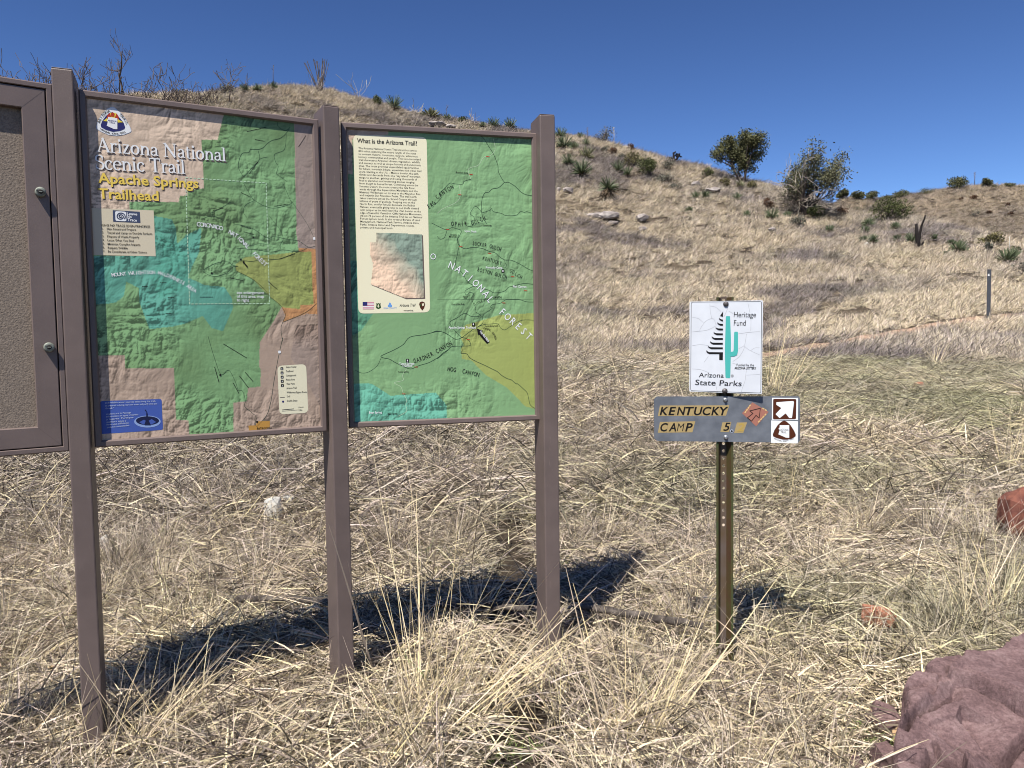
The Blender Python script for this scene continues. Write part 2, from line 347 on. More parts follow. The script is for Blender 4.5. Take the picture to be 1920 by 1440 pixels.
class Plane:
    def __init__(s, p0, yaw): s.p0 = np.array(p0, float); s.t = np.array([math.cos(yaw), math.sin(yaw), 0]); s.n = np.array([math.sin(yaw), -math.cos(yaw), 0])
    def P(s, u, v, h=0): return s.p0 + u * s.t - np.array([0, 0, v]) + h * s.n
    def uv(s, px, py, h=0):
        r = ray(px, py); o = s.p0 + h * s.n; k = (o @ s.n) / (r @ s.n); q = r * k - s.p0
        return np.array([q @ s.t, -q[2]])
    def uvpoly(s, mb, uv, mat, h):
        uv = [tuple(q) for q in uv]
        tr = tessellate_polygon([[Vector((a, -b, 0)) for a, b in uv]])
        fs = []
        for f in tr:
            a, b, c = [np.array(uv[i]) for i in f]
            cr_ = (b[0] - a[0]) * -(c[1] - a[1]) + (b[1] - a[1]) * (c[0] - a[0])
            fs.append(tuple(f) if cr_ > 0 else tuple(f)[::-1])
        mb.add([s.P(a, b, h) for a, b in uv], fs, mat)
    def poly(s, mb, px, mat, h): s.uvpoly(mb, [s.uv(x, y, h) for x, y in px], mat, h)
    def rrect(s, mb, px4, rad, mat, h):
        q = [s.uv(x, y, h) for x, y in px4]; out = []
        for i in range(4):
            a, b, c = q[i - 1], q[i], q[(i + 1) % 4]; d0 = (a - b) / np.linalg.norm(a - b); d1 = (c - b) / np.linalg.norm(c - b)
            for k in range(6):
                t = k / 5; p = b + d0 * rad * (1 - t) ** 2 + d1 * rad * t ** 2; out.append(p)
        s.uvpoly(mb, out, mat, h)
    def line(s, mb, px, w, mat, h, dash=None, closed=False):
        q = [s.uv(x, y, h) for x, y in px]
        if closed: q.append(q[0])
        def seg(a, b):
            d = b - a; L = np.linalg.norm(d)
            if L < 1e-6: return
            n = np.array([-d[1], d[0]]) / L * w / 2; e = d / L * w * 0.25
            mb.add([s.P(*(a - e + n), h), s.P(*(b + e + n), h), s.P(*(b + e - n), h), s.P(*(a - e - n), h)], [(0, 1, 2, 3)], mat)
        for a, b in zip(q[:-1], q[1:]):
            if not dash: seg(a, b)
            else:
                L = np.linalg.norm(b - a); k = max(1, int(L / dash))
                for i in range(k): seg(a + (b - a) * i / k, a + (b - a) * (i + 0.55) / k)
    def curve(s, mb, px, w, mat, h):
        # smooth ribbon
        P = np.array(px, float); n = len(P)
        if n > 2:
            t = np.linspace(0, n - 1, (n - 1) * 4 + 1); out = []
            for tt in t:
                i = min(int(tt), n - 2); f = tt - i; p0, p1, p2, p3 = P[max(i - 1, 0)], P[i], P[i + 1], P[min(i + 2, n - 1)]
                out.append(0.5 * (2 * p1 + (p2 - p0) * f + (2 * p0 - 5 * p1 + 4 * p2 - p3) * f * f + (3 * p1 - p0 - 3 * p2 + p3) * f ** 3))
            P = out
        s.line(mb, P, w, mat, h)
    def text(s, mb, txt, a, b, cap, mat, h, shear=0.0, off=0.0, res=2):
        """lettering whose baseline runs from photo point a to b, capitals cap photo-pixels high"""
        V, F = glyphs(txt, shear, off, res)
        if not len(V): return
        A = s.uv(*a, h); B = s.uv(*b, h); C = s.uv(a[0], a[1] - cap, h); x0, x1 = V[:, 0].min(), V[:, 0].max()
        d = B - A; L = np.linalg.norm(d); d = d / L; up = np.array([d[1], -d[0]]); sx = L / (x1 - x0); sy = np.linalg.norm(C - A) / CAP
        mb.add([s.P(*(A + d * (x - x0) * sx + up * y * sy), h) for x, y in V], F, mat)
    def pathtext(s, mb, txt, px, cap, mat, h, off=0.0, wide=1.0):
        q = [s.uv(x, y, h) for x, y in px]; seg = [np.linalg.norm(b - a) for a, b in zip(q[:-1], q[1:])]; cum = np.concatenate([[0], np.cumsum(seg)]); n = len(txt)
        c0 = np.linalg.norm(s.uv(px[0][0], px[0][1] - cap, h) - q[0]); sy = c0 / CAP; Q = np.array(q)
        for i, ch in enumerate(txt):
            if ch == ' ': continue
            t = cum[-1] * (i + 0.5) / n; at = lambda t: np.array([np.interp(t, cum, Q[:, 0]), np.interp(t, cum, Q[:, 1])])
            e = cum[-1] * 0.5 / n; d = at(min(t + e, cum[-1])) - at(max(t - e, 0)); d /= np.linalg.norm(d) + 1e-9; up = np.array([d[1], -d[0]]); p = at(t)
            V, F = glyphs(ch, 0, off); xm = (V[:, 0].min() + V[:, 0].max()) / 2
            mb.add([s.P(*(p + d * (x - xm) * sy * wide + up * y * sy), h) for x, y in V], F, mat)

# serif capitals and small letters, drawn as broad-pen strokes (capital height 1)
def _arc(cx, cy, rx, ry, a0, a1, n=14): return [(cx + rx * math.cos(math.radians(a0 + (a1 - a0) * i / n)), cy + ry * math.sin(math.radians(a0 + (a1 - a0) * i / n))) for i in range(n + 1)]
TK, TN, SF = 0.155, 0.062, 0.05
def _st(x, y0, y1, w=TK): return ([(x, y0), (x, y1)], w)
def _sf(x, y, w=0.34): return ([(x - w / 2, y), (x + w / 2, y)], SF)
SERIF = {
 'A': (0.92, [([(0.10, 0), (0.46, 1.0)], 0.07), ([(0.42, 1.0), (0.82, 0)], TK), ([(0.24, 0.36), (0.64, 0.36)], TN), _sf(0.10, 0.025, 0.28), _sf(0.82, 0.025, 0.34)]),
 'N': (1.08, [_st(0.2, 0, 1, 0.075), ([(0.17, 1), (0.90, 0)], TK), _st(0.88, 0, 1, 0.075), _sf(0.2, 0.025, 0.32), _sf(0.14, 0.975, 0.24), _sf(0.88, 0.975, 0.32)]),
 'S': (0.66, [('v', _arc(0.33, 0.74, 0.24, 0.24, 20, 215) + _arc(0.33, 0.27, 0.26, 0.25, 62, -150), 0.13), _st(0.55, 0.68, 0.95, 0.05), _st(0.08, 0.05, 0.32, 0.05)]),
 'T': (0.88, [_st(0.44, 0, 1), ([(0.04, 0.965), (0.84, 0.965)], 0.075), _sf(0.44, 0.025, 0.36), _st(0.06, 0.76, 0.97, 0.05), _st(0.82, 0.76, 0.97, 0.05)]),
 'r': (0.52, [_st(0.16, 0, 0.66, 0.135), ('v', _arc(0.40, 0.40, 0.24, 0.25, 170, 60), 0.10), ([(0.38, 0.60), (0.50, 0.60)], 0.13), _sf(0.17, 0.025, 0.34), _sf(0.11, 0.645, 0.14)]),
 'i': (0.36, [_st(0.18, 0, 0.66, 0.135), _sf(0.18, 0.025, 0.32), _sf(0.11, 0.645, 0.16), ([(0.10, 0.90), (0.26, 0.90)], 0.155)]),
 'z': (0.58, [([(0.06, 0.63), (0.50, 0.63)], 0.065), ([(0.46, 0.64), (0.10, 0.03)], 0.13), ([(0.06, 0.035), (0.52, 0.035)], 0.07), _st(0.08, 0.5, 0.66, 0.05), _st(0.52, 0.0, 0.18, 0.05)]),
 'o': (0.70, [('v', _arc(0.35, 0.33, 0.25, 0.31, 0, 360, 28), 0.135)]),
 'n': (0.76, [_st(0.17, 0, 0.66, 0.135), ('v', _arc(0.39, 0.36, 0.21, 0.26, 170, 0), 0.13), _st(0.60, 0, 0.40, 0.135), _sf(0.17, 0.025, 0.30), _sf(0.60, 0.025, 0.28), _sf(0.10, 0.645, 0.15)]),
 'a': (0.62, [('v', _arc(0.29, 0.46, 0.17, 0.17, 170, 0), 0.12), _st(0.46, 0.06, 0.47, 0.13), ('v', _arc(0.25, 0.185, 0.16, 0.15, 60, 330), 0.11), ([(0.26, 0.33), (0.46, 0.40)], 0.06), ([(0.45, 0.06), (0.60, 0.04)], 0.07)]),
 't': (0.44, [_st(0.19, 0.12, 0.86, 0.13), ([(0.04, 0.63), (0.40, 0.63)], 0.06), ('v', _arc(0.30, 0.14, 0.13, 0.12, 180, 310), 0.09)]),
 'l': (0.36, [_st(0.18, 0, 1.02, 0.135), _sf(0.18, 0.025, 0.32), _sf(0.10, 1.0, 0.16)]),
 'c': (0.60, [('v', _arc(0.33, 0.33, 0.25, 0.31, 42, 318, 22), 0.125), ([(0.44, 0.52), (0.54, 0.52)], 0.11)]),
 'e': (0.62, [('v', _arc(0.33, 0.33, 0.25, 0.31, 5, 320, 24), 0.125), ([(0.12, 0.37), (0.56, 0.37)], 0.055)]),
 ' ': (0.34, []),
}
def serif_text(s, mb, txt, a, b, cap, mat, h):
    A = s.uv(*a, h); B = s.uv(*b, h); d = B - A; L = np.linalg.norm(d); d = d / L; up = np.array([d[1], -d[0]])
    sy = np.linalg.norm(s.uv(a[0], a[1] - cap, h) - A); sx = L / sum(SERIF[c][0] for c in txt); x = 0; k = 0
    for ch in txt:
        adv, strokes = SERIF[ch]
        for st in strokes:
            var = st[0] == 'v'; pts, w = (st[1], st[2]) if var else st
            P = np.array(pts); T = np.gradient(P, axis=0); T /= np.linalg.norm(T, axis=1)[:, None]; N = np.stack([-T[:, 1], T[:, 0]], 1)
            W = np.full(len(P), w / 2)
            if var: W = (0.045 + (w - 0.045) * np.abs(T[:, 1]) ** 1.2) / 2 + 0.006
            if not var and abs(T[0, 0]) < 1e-6: W = W * sy / sx * 1.0 if False else W
            Lf = P + N * W[:, None]; Rg = P - N * W[:, None]; hh = h + 0.00004 * (k % 8); k += 1
            vs = [s.P(*(A + d * (x + q[0]) * sx + up * q[1] * sy), hh) for q in np.concatenate([Lf, Rg])]; n = len(P)
            mb.add(vs, [(i, i + n, i + n + 1, i + 1) for i in range(n - 1)], mat)
        x += adv

# ---------------------------------------------------------------- information kiosk
kiosk_o = np.array([-0.7, 3.1, -1.5])
kiosk = empty('information_kiosk', tuple(kiosk_o))
tag(kiosk, 'brown steel trailhead information board with two map panels and a locked notice case', 'information board')
W1, H1 = 0.8453, 1.27
def frame_ring(mb, pl, W, H, prof, mat, u0=0, v0=0):
    vs = []
    for ins, h in prof:
        for u, v in ((ins, ins), (W - ins, ins), (W - ins, H - ins), (ins, H - ins)): vs.append(pl.P(u0 + u, v0 + v, h))
    fs = []
    for i in range(len(prof) - 1):
        for k in range(4): fs.append((i * 4 + k, (i + 1) * 4 + k, (i + 1) * 4 + (k + 1) % 4, i * 4 + (k + 1) % 4))
    mb.add(vs, fs, mat)
def plbox(mb, pl, u0, u1, v0, v1, h0, h1, mat):
    mb.box(pl.P((u0 + u1) / 2, (v0 + v1) / 2, (h0 + h1) / 2), (pl.t, np.array([0, 0, 1]), pl.n), ((u1 - u0) / 2, (v1 - v0) / 2, (h1 - h0) / 2), mat)

for (x, y, yaw, w, zt, zb) in ((-1.5644, 2.6556, 0.4085, 0.0664, 0.9606, -1.75), (-0.7420, 3.1000, 0.4968, 0.0667, 0.9575, -1.75), (0.137, 3.332, 0.2446, 0.0688, 0.9756, -1.75)):
    pl = Plane((x, y, zt), yaw); mb = MB(); plbox(mb, pl, 0, w, 0, zt - zb, -0.152, 0, M['steel_brown'])
    po = mb.build('post', kiosk, kiosk_o, bevel=0.005)
    mb = MB(); plbox(mb, pl, 0.002, w - 0.002, -0.003, 0.0, -0.150, -0.002, M['steel_brown_frame']); mb.build('post_cap', po, kiosk_o, bevel=0.0012)

P0 = Plane((-2.2587, 2.1771, 0.9054), 0.6077); P1 = Plane((-1.5093, 2.7203, 0.908), 0.4982); P2 = Plane((-0.6904, 3.184, 0.9137), 0.2532)
HS = -0.0135                                              # the printed sheets lie this far behind the frame fronts
PROF = [(0, -0.045), (0, -0.0045), (0.0045, 0), (0.0195, 0), (0.0245, -0.007), (0.0245, -0.016)]

# left: locked notice case
mb = MB(); frame_ring(mb, P0, W1, H1, [(0, -0.06), (0, -0.004), (0.004, 0), (0.017, 0), (0.019, -0.003), (0.019, -0.03)], M['steel_brown_frame'])
plbox(mb, P0, 0.004, W1 - 0.004, 0.004, H1 - 0.004, -0.062, -0.050, M['steel_brown'])
case = mb.build('notice_case', kiosk, kiosk_o)
mb = MB(); frame_ring(mb, P0, W1, H1, [(0.0225, -0.03), (0.0225, -0.0045), (0.0245, -0.003), (0.090, -0.003), (0.0925, -0.006), (0.0925, -0.03)], M['steel_brown_frame'])
for (u, v, su, sv) in ((0, 0, 1, 1), (W1, 0, -1, 1), (W1, H1, -1, -1), (0, H1, 1, -1)):
    a = np.array([u + su * 0.026, v + sv * 0.026]); b = np.array([u + su * 0.090, v + sv * 0.090]); n = np.array([-su * sv, 1.0]) if False else np.array([su, -sv]) / 1.414 * 0.0007
    mb.add([P0.P(*(a + n), -0.0027), P0.P(*(b + n), -0.0027), P0.P(*(b - n), -0.0027), P0.P(*(a - n), -0.0027)], [(0, 1, 2, 3)], M['steel_brown'])
mb.build('case_door', case, kiosk_o)
mb = MB(); plbox(mb, P0, 0.088, W1 - 0.088, 0.088, H1 - 0.088, -0.046, -0.028, M['cork']); mb.build('cork_board', case, kiosk_o)
mb = MB(); plbox(mb, P0, 0.0185, W1 - 0.0185, 0.0185, H1 - 0.0185, -0.049, -0.047, M['gap']); mb.build('gap_shade_sheet', case, kiosk_o)  # dark sheet behind the door, painting in the shade of its gap
for (px, py) in ((75.5, 361), (91.5, 651)):
    u, v = P0.uv(px, py, 0.0); mb = MB(); c = lambda h: P0.P(u, v, h)
    mb.tube([c(-0.004), c(0.0165), c(0.0195), c(0.0195)], [0.0165, 0.0165, 0.0135, 0.0135], M['lock'], 24)
    mb.tube([c(0.0196), c(0.0200)], [0.0075, 0.0070], M['gap'], 16); plbox(mb, P0, u - 0.005, u + 0.005, v - 0.0017, v + 0.0017, 0.0196, 0.0208, M['lock'])
    mb.build('lock', case, kiosk_o)

# relief maps ----------------------------------------------------------------
def relief(x, y, seed, sc):
    q = 0.6 * fbm(x * sc * 0.35 + 3, y * sc * 0.35, 3, seed + 30)
    xr, yr = x + 0.12 * q / sc * 10, y - 0.10 * q / sc * 10
    s = 0; a = 1.0
    for i in range(5):
        f = sc * 1.95 ** i
        s = s + a * (1 - np.abs(vnoise(xr * f + 11 * i, yr * f * 0.8 - 5 * i, seed + i) * 2 - 1)); a *= 0.56
    return s
def sheet(pl, regions, base, seed, sc, amp):
    nu, nv = 330, 500; i0, i1, j0, j1 = 0.0205, W1 - 0.0205, 0.0205, H1 - 0.0205
    U, Vv = np.meshgrid(np.linspace(i0, i1, nu), np.linspace(j0, j1, nv), indexing='ij')
    P = pl.p0 + U[..., None] * pl.t + HS * pl.n; P = P.copy(); P[..., 2] = pl.p0[2] - Vv
    px = proj(P.reshape(-1, 3)); X, Y = px[:, 0], px[:, 1]
    colr = np.tile(np.array(srgb(*base)), (len(X), 1)); ampa = np.full(len(X), amp[0])
    for poly, c, k in regions:
        m = inpoly(X, Y, poly); colr[m] = srgb(*c); ampa[m] = amp[k]
    h = relief(U, Vv, seed, sc); gu, gv = np.gradient(h, i1 - i0, j1 - j0, edge_order=1) if False else np.gradient(h)
    sh = (gu * 0.7 + gv * 1.0).ravel() * 10; rug = np.clip(0.55 + 1.3 * fbm(U * 4 + seed, Vv * 4, 3, seed + 9).ravel(), 0.12, 1.5)
    mtn = np.clip(fbm(U * 2.6 + seed, Vv * 2.6, 3, seed + 70).ravel() * 1.6, 0, 0.6)[:, None] * (ampa > amp[0] + 0.05)[:, None]; colr = colr * (1 - mtn * np.array([0.34, 0.42, 0.50])); lum = np.clip(1 - ampa * rug * sh + 0.10 * fbm(U * 3, Vv * 3, 3, seed + 50).ravel(), 0.38, 1.45)
    colr = colr * lum[:, None] * 0.70
    F = (np.arange(nu - 1)[:, None] * nv + np.arange(nv - 1)[None, :]).ravel(); F = np.stack([F, F + 1, F + nv + 1, F + nv], -1)
    o = npmesh('map_sheet', P.reshape(-1, 3) - kiosk_o, F, [M['print']], pattr={'print_colour': colr})
    return o
m = bpy.data.materials.new('printed_map'); m.use_nodes = True; nt = m.node_tree; p = nt.nodes['Principled BSDF']; a = nt.nodes.new('ShaderNodeAttribute'); a.attribute_name = 'print_colour'
nt.links.new(a.outputs['Color'], p.inputs['Base Color']); p.inputs['Roughness'].default_value = 0.45; p.inputs['Specular IOR Level'].default_value = 0.25; M['print'] = m

G, TEAL, OLV, ORG, TAN, TAN2 = (134, 174, 122), (106, 174, 152), (158, 168, 98), (200, 148, 100), (188, 165, 146), (170, 153, 142)
green1 = [(420, 205), (551, 225), (553, 300), (556, 440), (560, 470), (528, 576), (513, 602), (503, 617), (495, 630), (487, 642), (486, 687), (489, 693), (488, 725), (465, 727), (463, 752), (437.5, 755), (438, 830),
          (356, 830), (353, 788), (330.6, 787), (326, 690), (235, 691), (234, 666), (150, 667), (150, 400), (243, 400), (243, 378), (335, 379), (337.5, 367), (352, 367), (352, 357), (382, 353), (378, 262), (408, 262), (420, 213)]
olive1 = [(460, 482), (525, 476), (560, 472), (584, 472), (587.5, 571), (563, 572), (562.5, 579.7), (528, 576), (500, 550), (473, 523), (443, 508), (441.7, 496)]
orange1 = [(560, 465), (593, 467), (600, 575), (600, 590), (575, 588), (530, 604), (535, 592), (528, 576), (562.5, 579.7), (563, 572), (587.5, 571), (584, 472), (560, 472)]
teal1 = [(289, 405), (322, 411), (331, 430), (331, 458), (350, 440), (378, 427), (373, 475), (360, 500), (352, 520), (385, 535), (421, 538), (435, 560), (437, 577), (418, 621), (397, 615), (380, 592), (350, 606), (325, 612), (280, 617), (262, 568), (260, 540), (237, 528), (232, 555), (218, 567), (198, 570), (150, 570), (150, 480), (290, 480)]
grey1 = [(553, 225), (600, 228), (596, 466), (560, 465), (556, 440)]
greyD = [(555, 610), (615, 606), (615, 790), (578, 720), (545, 670)]
darkg = [(300, 440), (332, 455), (352, 480), (352, 540), (300, 560), (282, 520), (305, 480)]
green2ish = [(243, 400), (300, 395), (352, 380), (352, 430), (331, 430), (289, 405)]
tanhi = [(150, 150), (420, 150), (420, 240), (385, 350), (345, 385), (150, 400)]
reg1 = [(tanhi, (222, 198, 174), 0), (green1, G, 1), (grey1, TAN2, 0), (greyD, (176, 156, 142), 1), (teal1, TEAL, 1), (darkg, (100, 172, 148), 1), (orange1, ORG, 0), (olive1, OLV, 0)]
G2 = (138, 178, 127)
olive2 = [(1015, 586), (935, 591), (903, 601), (873, 609), (863, 623), (864, 634), (870, 647), (864, 653), (866, 673), (884, 676), (912, 704), (951, 727), (985, 762), (1015, 770)]
teal2a = [(640, 488), (700, 490), (700, 588), (677, 620), (640, 642)]
teal2b = [(640, 720), (696.5, 719), (732, 742), (817, 736), (837, 759), (839, 810), (640, 820)]
tan2 = [(630, 225), (728, 225), (728, 252), (661, 262), (661, 327), (630, 327)]
reg2 = [(tan2, (205, 180, 158), 0), (teal2a, (118, 190, 158), 1), (teal2b, (112, 182, 156), 1), (olive2, (168, 180, 104), 0)]

def Z(x0, y0, k, pts): return [(x0 + x / k, y0 + y / k) for x, y in pts]
# --- panel 1
mb = MB(); frame_ring(mb, P1, W1, H1, PROF, M['steel_brown_frame']); plbox(mb, P1, 0.003, W1 - 0.003, 0.003, H1 - 0.003, -0.047, -0.03, M['steel_brown'])
pan1 = mb.build('map_panel', kiosk, kiosk_o); tag(pan1, 'tall map panel headed Arizona National Scenic Trail')
sheet(P1, reg1, TAN, 11, 19.0, (0.38, 0.92)).parent = pan1
h1, h2, h3, h4 = HS + 0.0004, HS + 0.0008, HS + 0.0013, HS + 0.0018
mb = MB(); rg = M['roadgreen']; z5 = (380, 180, 6); z6 = (380, 400, 6); z7 = (380, 600, 6)
for z, pts, w in ((z5, [(840, 290), (850, 345), (930, 390), (985, 350)], 1.6), (z5, [(975, 370), (920, 440), (860, 480), (780, 500), (720, 540), (690, 575), (630, 600), (540, 600), (520, 635), (440, 650), (400, 780), (440, 880), (475, 895), (560, 800), (640, 710), (625, 620)], 1.6),
      (z5, [(940, 430), (920, 600), (810, 655), (820, 740), (850, 790), (830, 870), (850, 890), (950, 965)], 1.3), (z5, [(640, 710), (680, 695), (730, 685)], 1.3), (z5, [(900, 980), (985, 1170), (985, 1215), (820, 1260), (700, 1240), (580, 1170), (540, 1120), (460, 980)], 1.4),
      (z5, [(580, 1175), (480, 1230), (460, 1310), (500, 1370)], 1.4), (z5, [(0, 1380), (80, 1350), (150, 1360), (250, 1410)], 1.4), (z5, [(130, 1340), (90, 1320), (150, 1290), (240, 1240), (320, 1190)], 1.4), (z5, [(990, 1170), (1170, 1430), (1255, 1600)], 1.2),
      (z6, [(350, 130), (420, 130), (560, 170), (730, 280), (800, 260), (970, 295), (1080, 310), (1190, 380), (1275, 365)], 1.6), (z6, [(750, 30), (820, 120), (880, 200), (905, 290), (870, 360), (880, 400)], 1.4),
      (z6, [(380, 390), (500, 400), (620, 410), (770, 435), (900, 410), (1080, 430), (1190, 380)], 1.3), (z6, [(500, 360), (560, 360), (640, 340), (720, 350)], 1.2), (z6, [(0, 640), (150, 560), (280, 545), (330, 580), (400, 600), (340, 600), (270, 670), (150, 710), (60, 690), (0, 650)], 1.5),
      (z6, [(450, 530), (560, 540), (680, 510), (850, 515), (1080, 430)], 1.5), (z6, [(380, 650), (560, 740), (700, 860), (760, 940), (870, 1030), (930, 1130), (900, 1225), (880, 1300), (900, 1440)], 1.5), (z6, [(900, 1225), (1150, 1120), (1300, 1000)], 1.5),
      (z7, [(60, 180), (85, 270), (130, 420), (195, 600), (240, 605), (270, 570), (310, 580), (370, 700), (400, 790), (450, 800), (480, 910), (470, 970), (550, 1040), (600, 1090), (590, 1170), (610, 1200)], 1.4), (z7, [(900, 200), (855, 400), (800, 700), (770, 900), (720, 1070), (610, 1200)], 1.6)):
    P1.curve(mb, Z(*z, pts), w * 0.0009, rg, h1)
for z, a, b in ((z5, (500, 400), (720, 350)), (z5, (590, 490), (700, 510)), (z5, (525, 870), (625, 740)), (z5, (1080, 570), (1165, 440)), (z5, (430, 1085), (545, 1140)), (z5, (120, 1290), (230, 1260)), (z5, (810, 1240), (960, 1215)), (z6, (430, 140), (550, 175)), (z6, (865, 515), (1040, 455)), (z6, (470, 210), (580, 240)), (z6, (310, 725), (460, 760)), (z6, (735, 765), (845, 860)),
               (z7, (235, 270), (500, 430)), (z7, (415, 630), (520, 770)), (z7, (480, 590), (570, 695)), (z7, (135, 530), (185, 705)), (z7, (345, 710), (410, 830)), ((160, 380, 6), (840, 900), (920, 900)), ((160, 380, 6), (640, 942), (710, 942)), ((160, 380, 6), (930, 1068), (1000, 1068)), ((160, 380, 6), (905, 1248), (975, 1248)), ((160, 380, 6), (1290, 1062), (1440, 1062))):
    P1.line(mb, Z(*z, [a, b]), 0.0026, M['black'], h1, dash=0.0052)
P1.line(mb, [(348, 333), (499, 343), (505.5, 569), (355.5, 570)], 0.0028, M['palegreen'], h2, dash=0.0135, closed=True)
P1.poly(mb, Z(*z7, [(610, 1140), (755, 1135), (755, 1205), (720, 1215), (720, 1240), (520, 1245), (515, 1188), (600, 1185)]), M['orange'], h1)
P1.pathtext(mb, 'CORONADO  NATIONAL  FOREST', [(369, 424), (395, 427), (420, 433), (443, 446), (463, 466), (480, 484), (497, 500)], 8, M['white'], h3, 0.006, 0.85)
P1.pathtext(mb, 'MOUNT WRIGHTSON WILDERNESS AREA', [(210, 519), (240, 516), (270, 514), (295, 514), (318, 521), (342, 533), (366, 549)], 6.8, M['white'], h3, 0.006, 0.8)
for k, (t, x1) in enumerate((('see enlargement', 495), ('of this area, map', 495), ('to right', 467))): P1.text(mb, t, (444, 551 + 7 * k), (x1, 551.5 + 7 * k), 5.6, M['white'], h3, off=0.006)
P1.text(mb, 'PATAGONIA', (482, 806), (510, 804.5), 4.6, M['black'], h3, off=0.01)
for (x, y) in ((451.5, 486.5), (397, 512), (413, 703), (475, 445), (482, 791)): P1.poly(mb, [(x - 1.7, y - 1.7), (x + 1.7, y - 1.7), (x + 1.7, y + 1.7), (x - 1.7, y + 1.7)], M['black'], h3)
P1.poly(mb, Z(*z6, [(448, 533), (478, 545), (470, 552), (512, 604), (500, 612), (462, 562), (455, 568)]), M['black'], h3)
for x, y in ((589.5, 447), (524, 660)): P1.rrect(mb, [(x - 2.6, y - 2.6), (x + 2.6, y - 2.6), (x + 2.6, y + 2.6), (x - 2.6, y + 2.6)], 0.004, M['white'], h3)
mb.build('map_linework', pan1, kiosk_o)

mb = MB()
serif_text(P1, mb, 'Arizona National', (184.5, 287.5), (426, 305), 27, M['ghost'], h2); serif_text(P1, mb, 'Scenic Trail', (181.5, 319.5), (349.5, 328.5), 27.5, M['ghost'], h2)
P1.text(mb, 'Apache Springs', (186, 344), (374, 354.5), 19, M['ghost'], h2, off=0.02); P1.text(mb, 'Trailhead', (186.5, 373), (300, 378.5), 19, M['ghost'], h2, off=0.02)
serif_text(P1, mb, 'Arizona National', (182, 284), (424.5, 302.5), 26.5, M['white'], h4); serif_text(P1, mb, 'Scenic Trail', (179, 317), (348, 326), 27, M['white'], h4)
P1.text(mb, 'Apache Springs', (184, 342.5), (372.5, 352.5), 18.5, M['yellow'], h4, off=0.02); P1.text(mb, 'Trailhead', (184.5, 371.5), (298, 376.5), 18.5, M['yellow'], h4, off=0.02)
mb.build('title_lettering', pan1, kiosk_o)

mb = MB()   # leave no trace card
P1.poly(mb, [(170, 390), (288, 394.5), (292, 480.5), (170, 478)], M['card'], h1)
P1.poly(mb, Z(160, 380, 6, [(308, 84), (612, 102), (620, 228), (313, 213)]), M['slate'], h2)
P1.rrect(mb, Z(160, 380, 6, [(335, 95), (458, 102), (463, 210), (340, 205)]), 0.006, M['white'], h3)
sp_ = []
for i in range(40):
    a = i / 39 * 4.2 * PI; r = 6 + i * 1.15; sp_.append((397 + r * math.cos(a) * 1.05, 155 + r * math.sin(a) * 0.9))
P1.line(mb, Z(160, 380, 6, sp_), 0.0034, M['slate'], h4)
for t, a, b in (('Leave', (468, 138), (585, 144)), ('No', (470, 170), (522, 174)), ('Trace', (475, 205), (580, 213))): P1.text(mb, t, Z(160, 380, 6, [a])[0], Z(160, 380, 6, [b])[0], 5.0, M['white'], h3, off=0.02)
P1.text(mb, 'LEAVE NO TRACE SEVEN PRINCIPLES', (189.5, 424), (281.5, 427), 4.2, M['black'], h3, off=0.008)
for k, (t, x1) in enumerate((('Plan Ahead and Prepare', 255), ('Travel and Camp on Durable Surfaces', 285.5), ('Dispose of Waste Properly', 261), ('Leave What You Find', 250.5), ('Minimize Campfire Impacts', 263), ('Respect Wildlife', 239.5), ('Be Considerate of Other Visitors', 275.5))):
    y = 431 + 7.05 * k; P1.text(mb, t, (200.5 + 0.35 * k, y), (x1, y + 2 * (x1 - 200) / 85), 4.0, M['black'], h3, off=0.006); P1.text(mb, f'{k+1}.', (191 + 0.4 * k, y - 0.6), (194.5 + 0.4 * k, y - 0.5), 4.0, M['black'], h3, off=0.006)
mb.build('principles_card', pan1, kiosk_o)

mb = MB()   # blue water card with a splash
P1.rrect(mb, [(188, 752), (303, 748), (305.5, 806), (188, 814)], 0.008, M['blue'], h1)
zz = (160, 600, 5.54)
P1.poly(mb, Z(*zz, [(645 + 138 * math.cos(a), 1055 + 62 * math.sin(a)) for a in np.linspace(0, 2 * PI, 28)[:-1]]), M['paleblue'], h2)
P1.poly(mb, Z(*zz, [(645 + 120 * math.cos(a), 1045 + 45 * math.sin(a)) for a in np.linspace(0, 2 * PI, 28)[:-1]]), M['deepblue'], h3)
P1.poly(mb, Z(*zz, [(560, 1062), (610, 1035), (640, 1055), (690, 1030), (735, 1060), (690, 1085), (600, 1085)]), M['blue'], h3 + 0.0003)
P1.poly(mb, Z(*zz, [(612, 1090), (632, 1030), (634, 950), (640, 950), (652, 1030), (680, 1090)]), M['deepblue'], h4)
P1.poly(mb, Z(*zz, [(625 + 6 * math.cos(a), 938 + 8 * math.sin(a)) for a in np.linspace(0, 2 * PI, 12)[:-1]]), M['deepblue'], h4)
for t, a, b in (('and reliable water sources exist along the trail,', (205, 868), (730, 848)), ('be prepared to bring your own water and purify what you', (205, 898), (745, 875)), ('find."', (210, 928), (300, 922)), ('sources are in Passage', (215, 985), (475, 968)), ('information on agua y fuentes', (215, 1012), (550, 988)), ('y lugares. Purifique', (218, 1040), (500, 1018)), ('siempre agua y', (220, 1068), (425, 1052)), ('lleve agua suficiente', (222, 1095), (450, 1075)), ('para sus necesidades.', (225, 1122), (460, 1100))):
    P1.text(mb, t, Z(*zz, [a])[0], Z(*zz, [b])[0], 3.0, M['greyblue'], h3, off=0.004)
mb.build('water_card', pan1, kiosk_o)

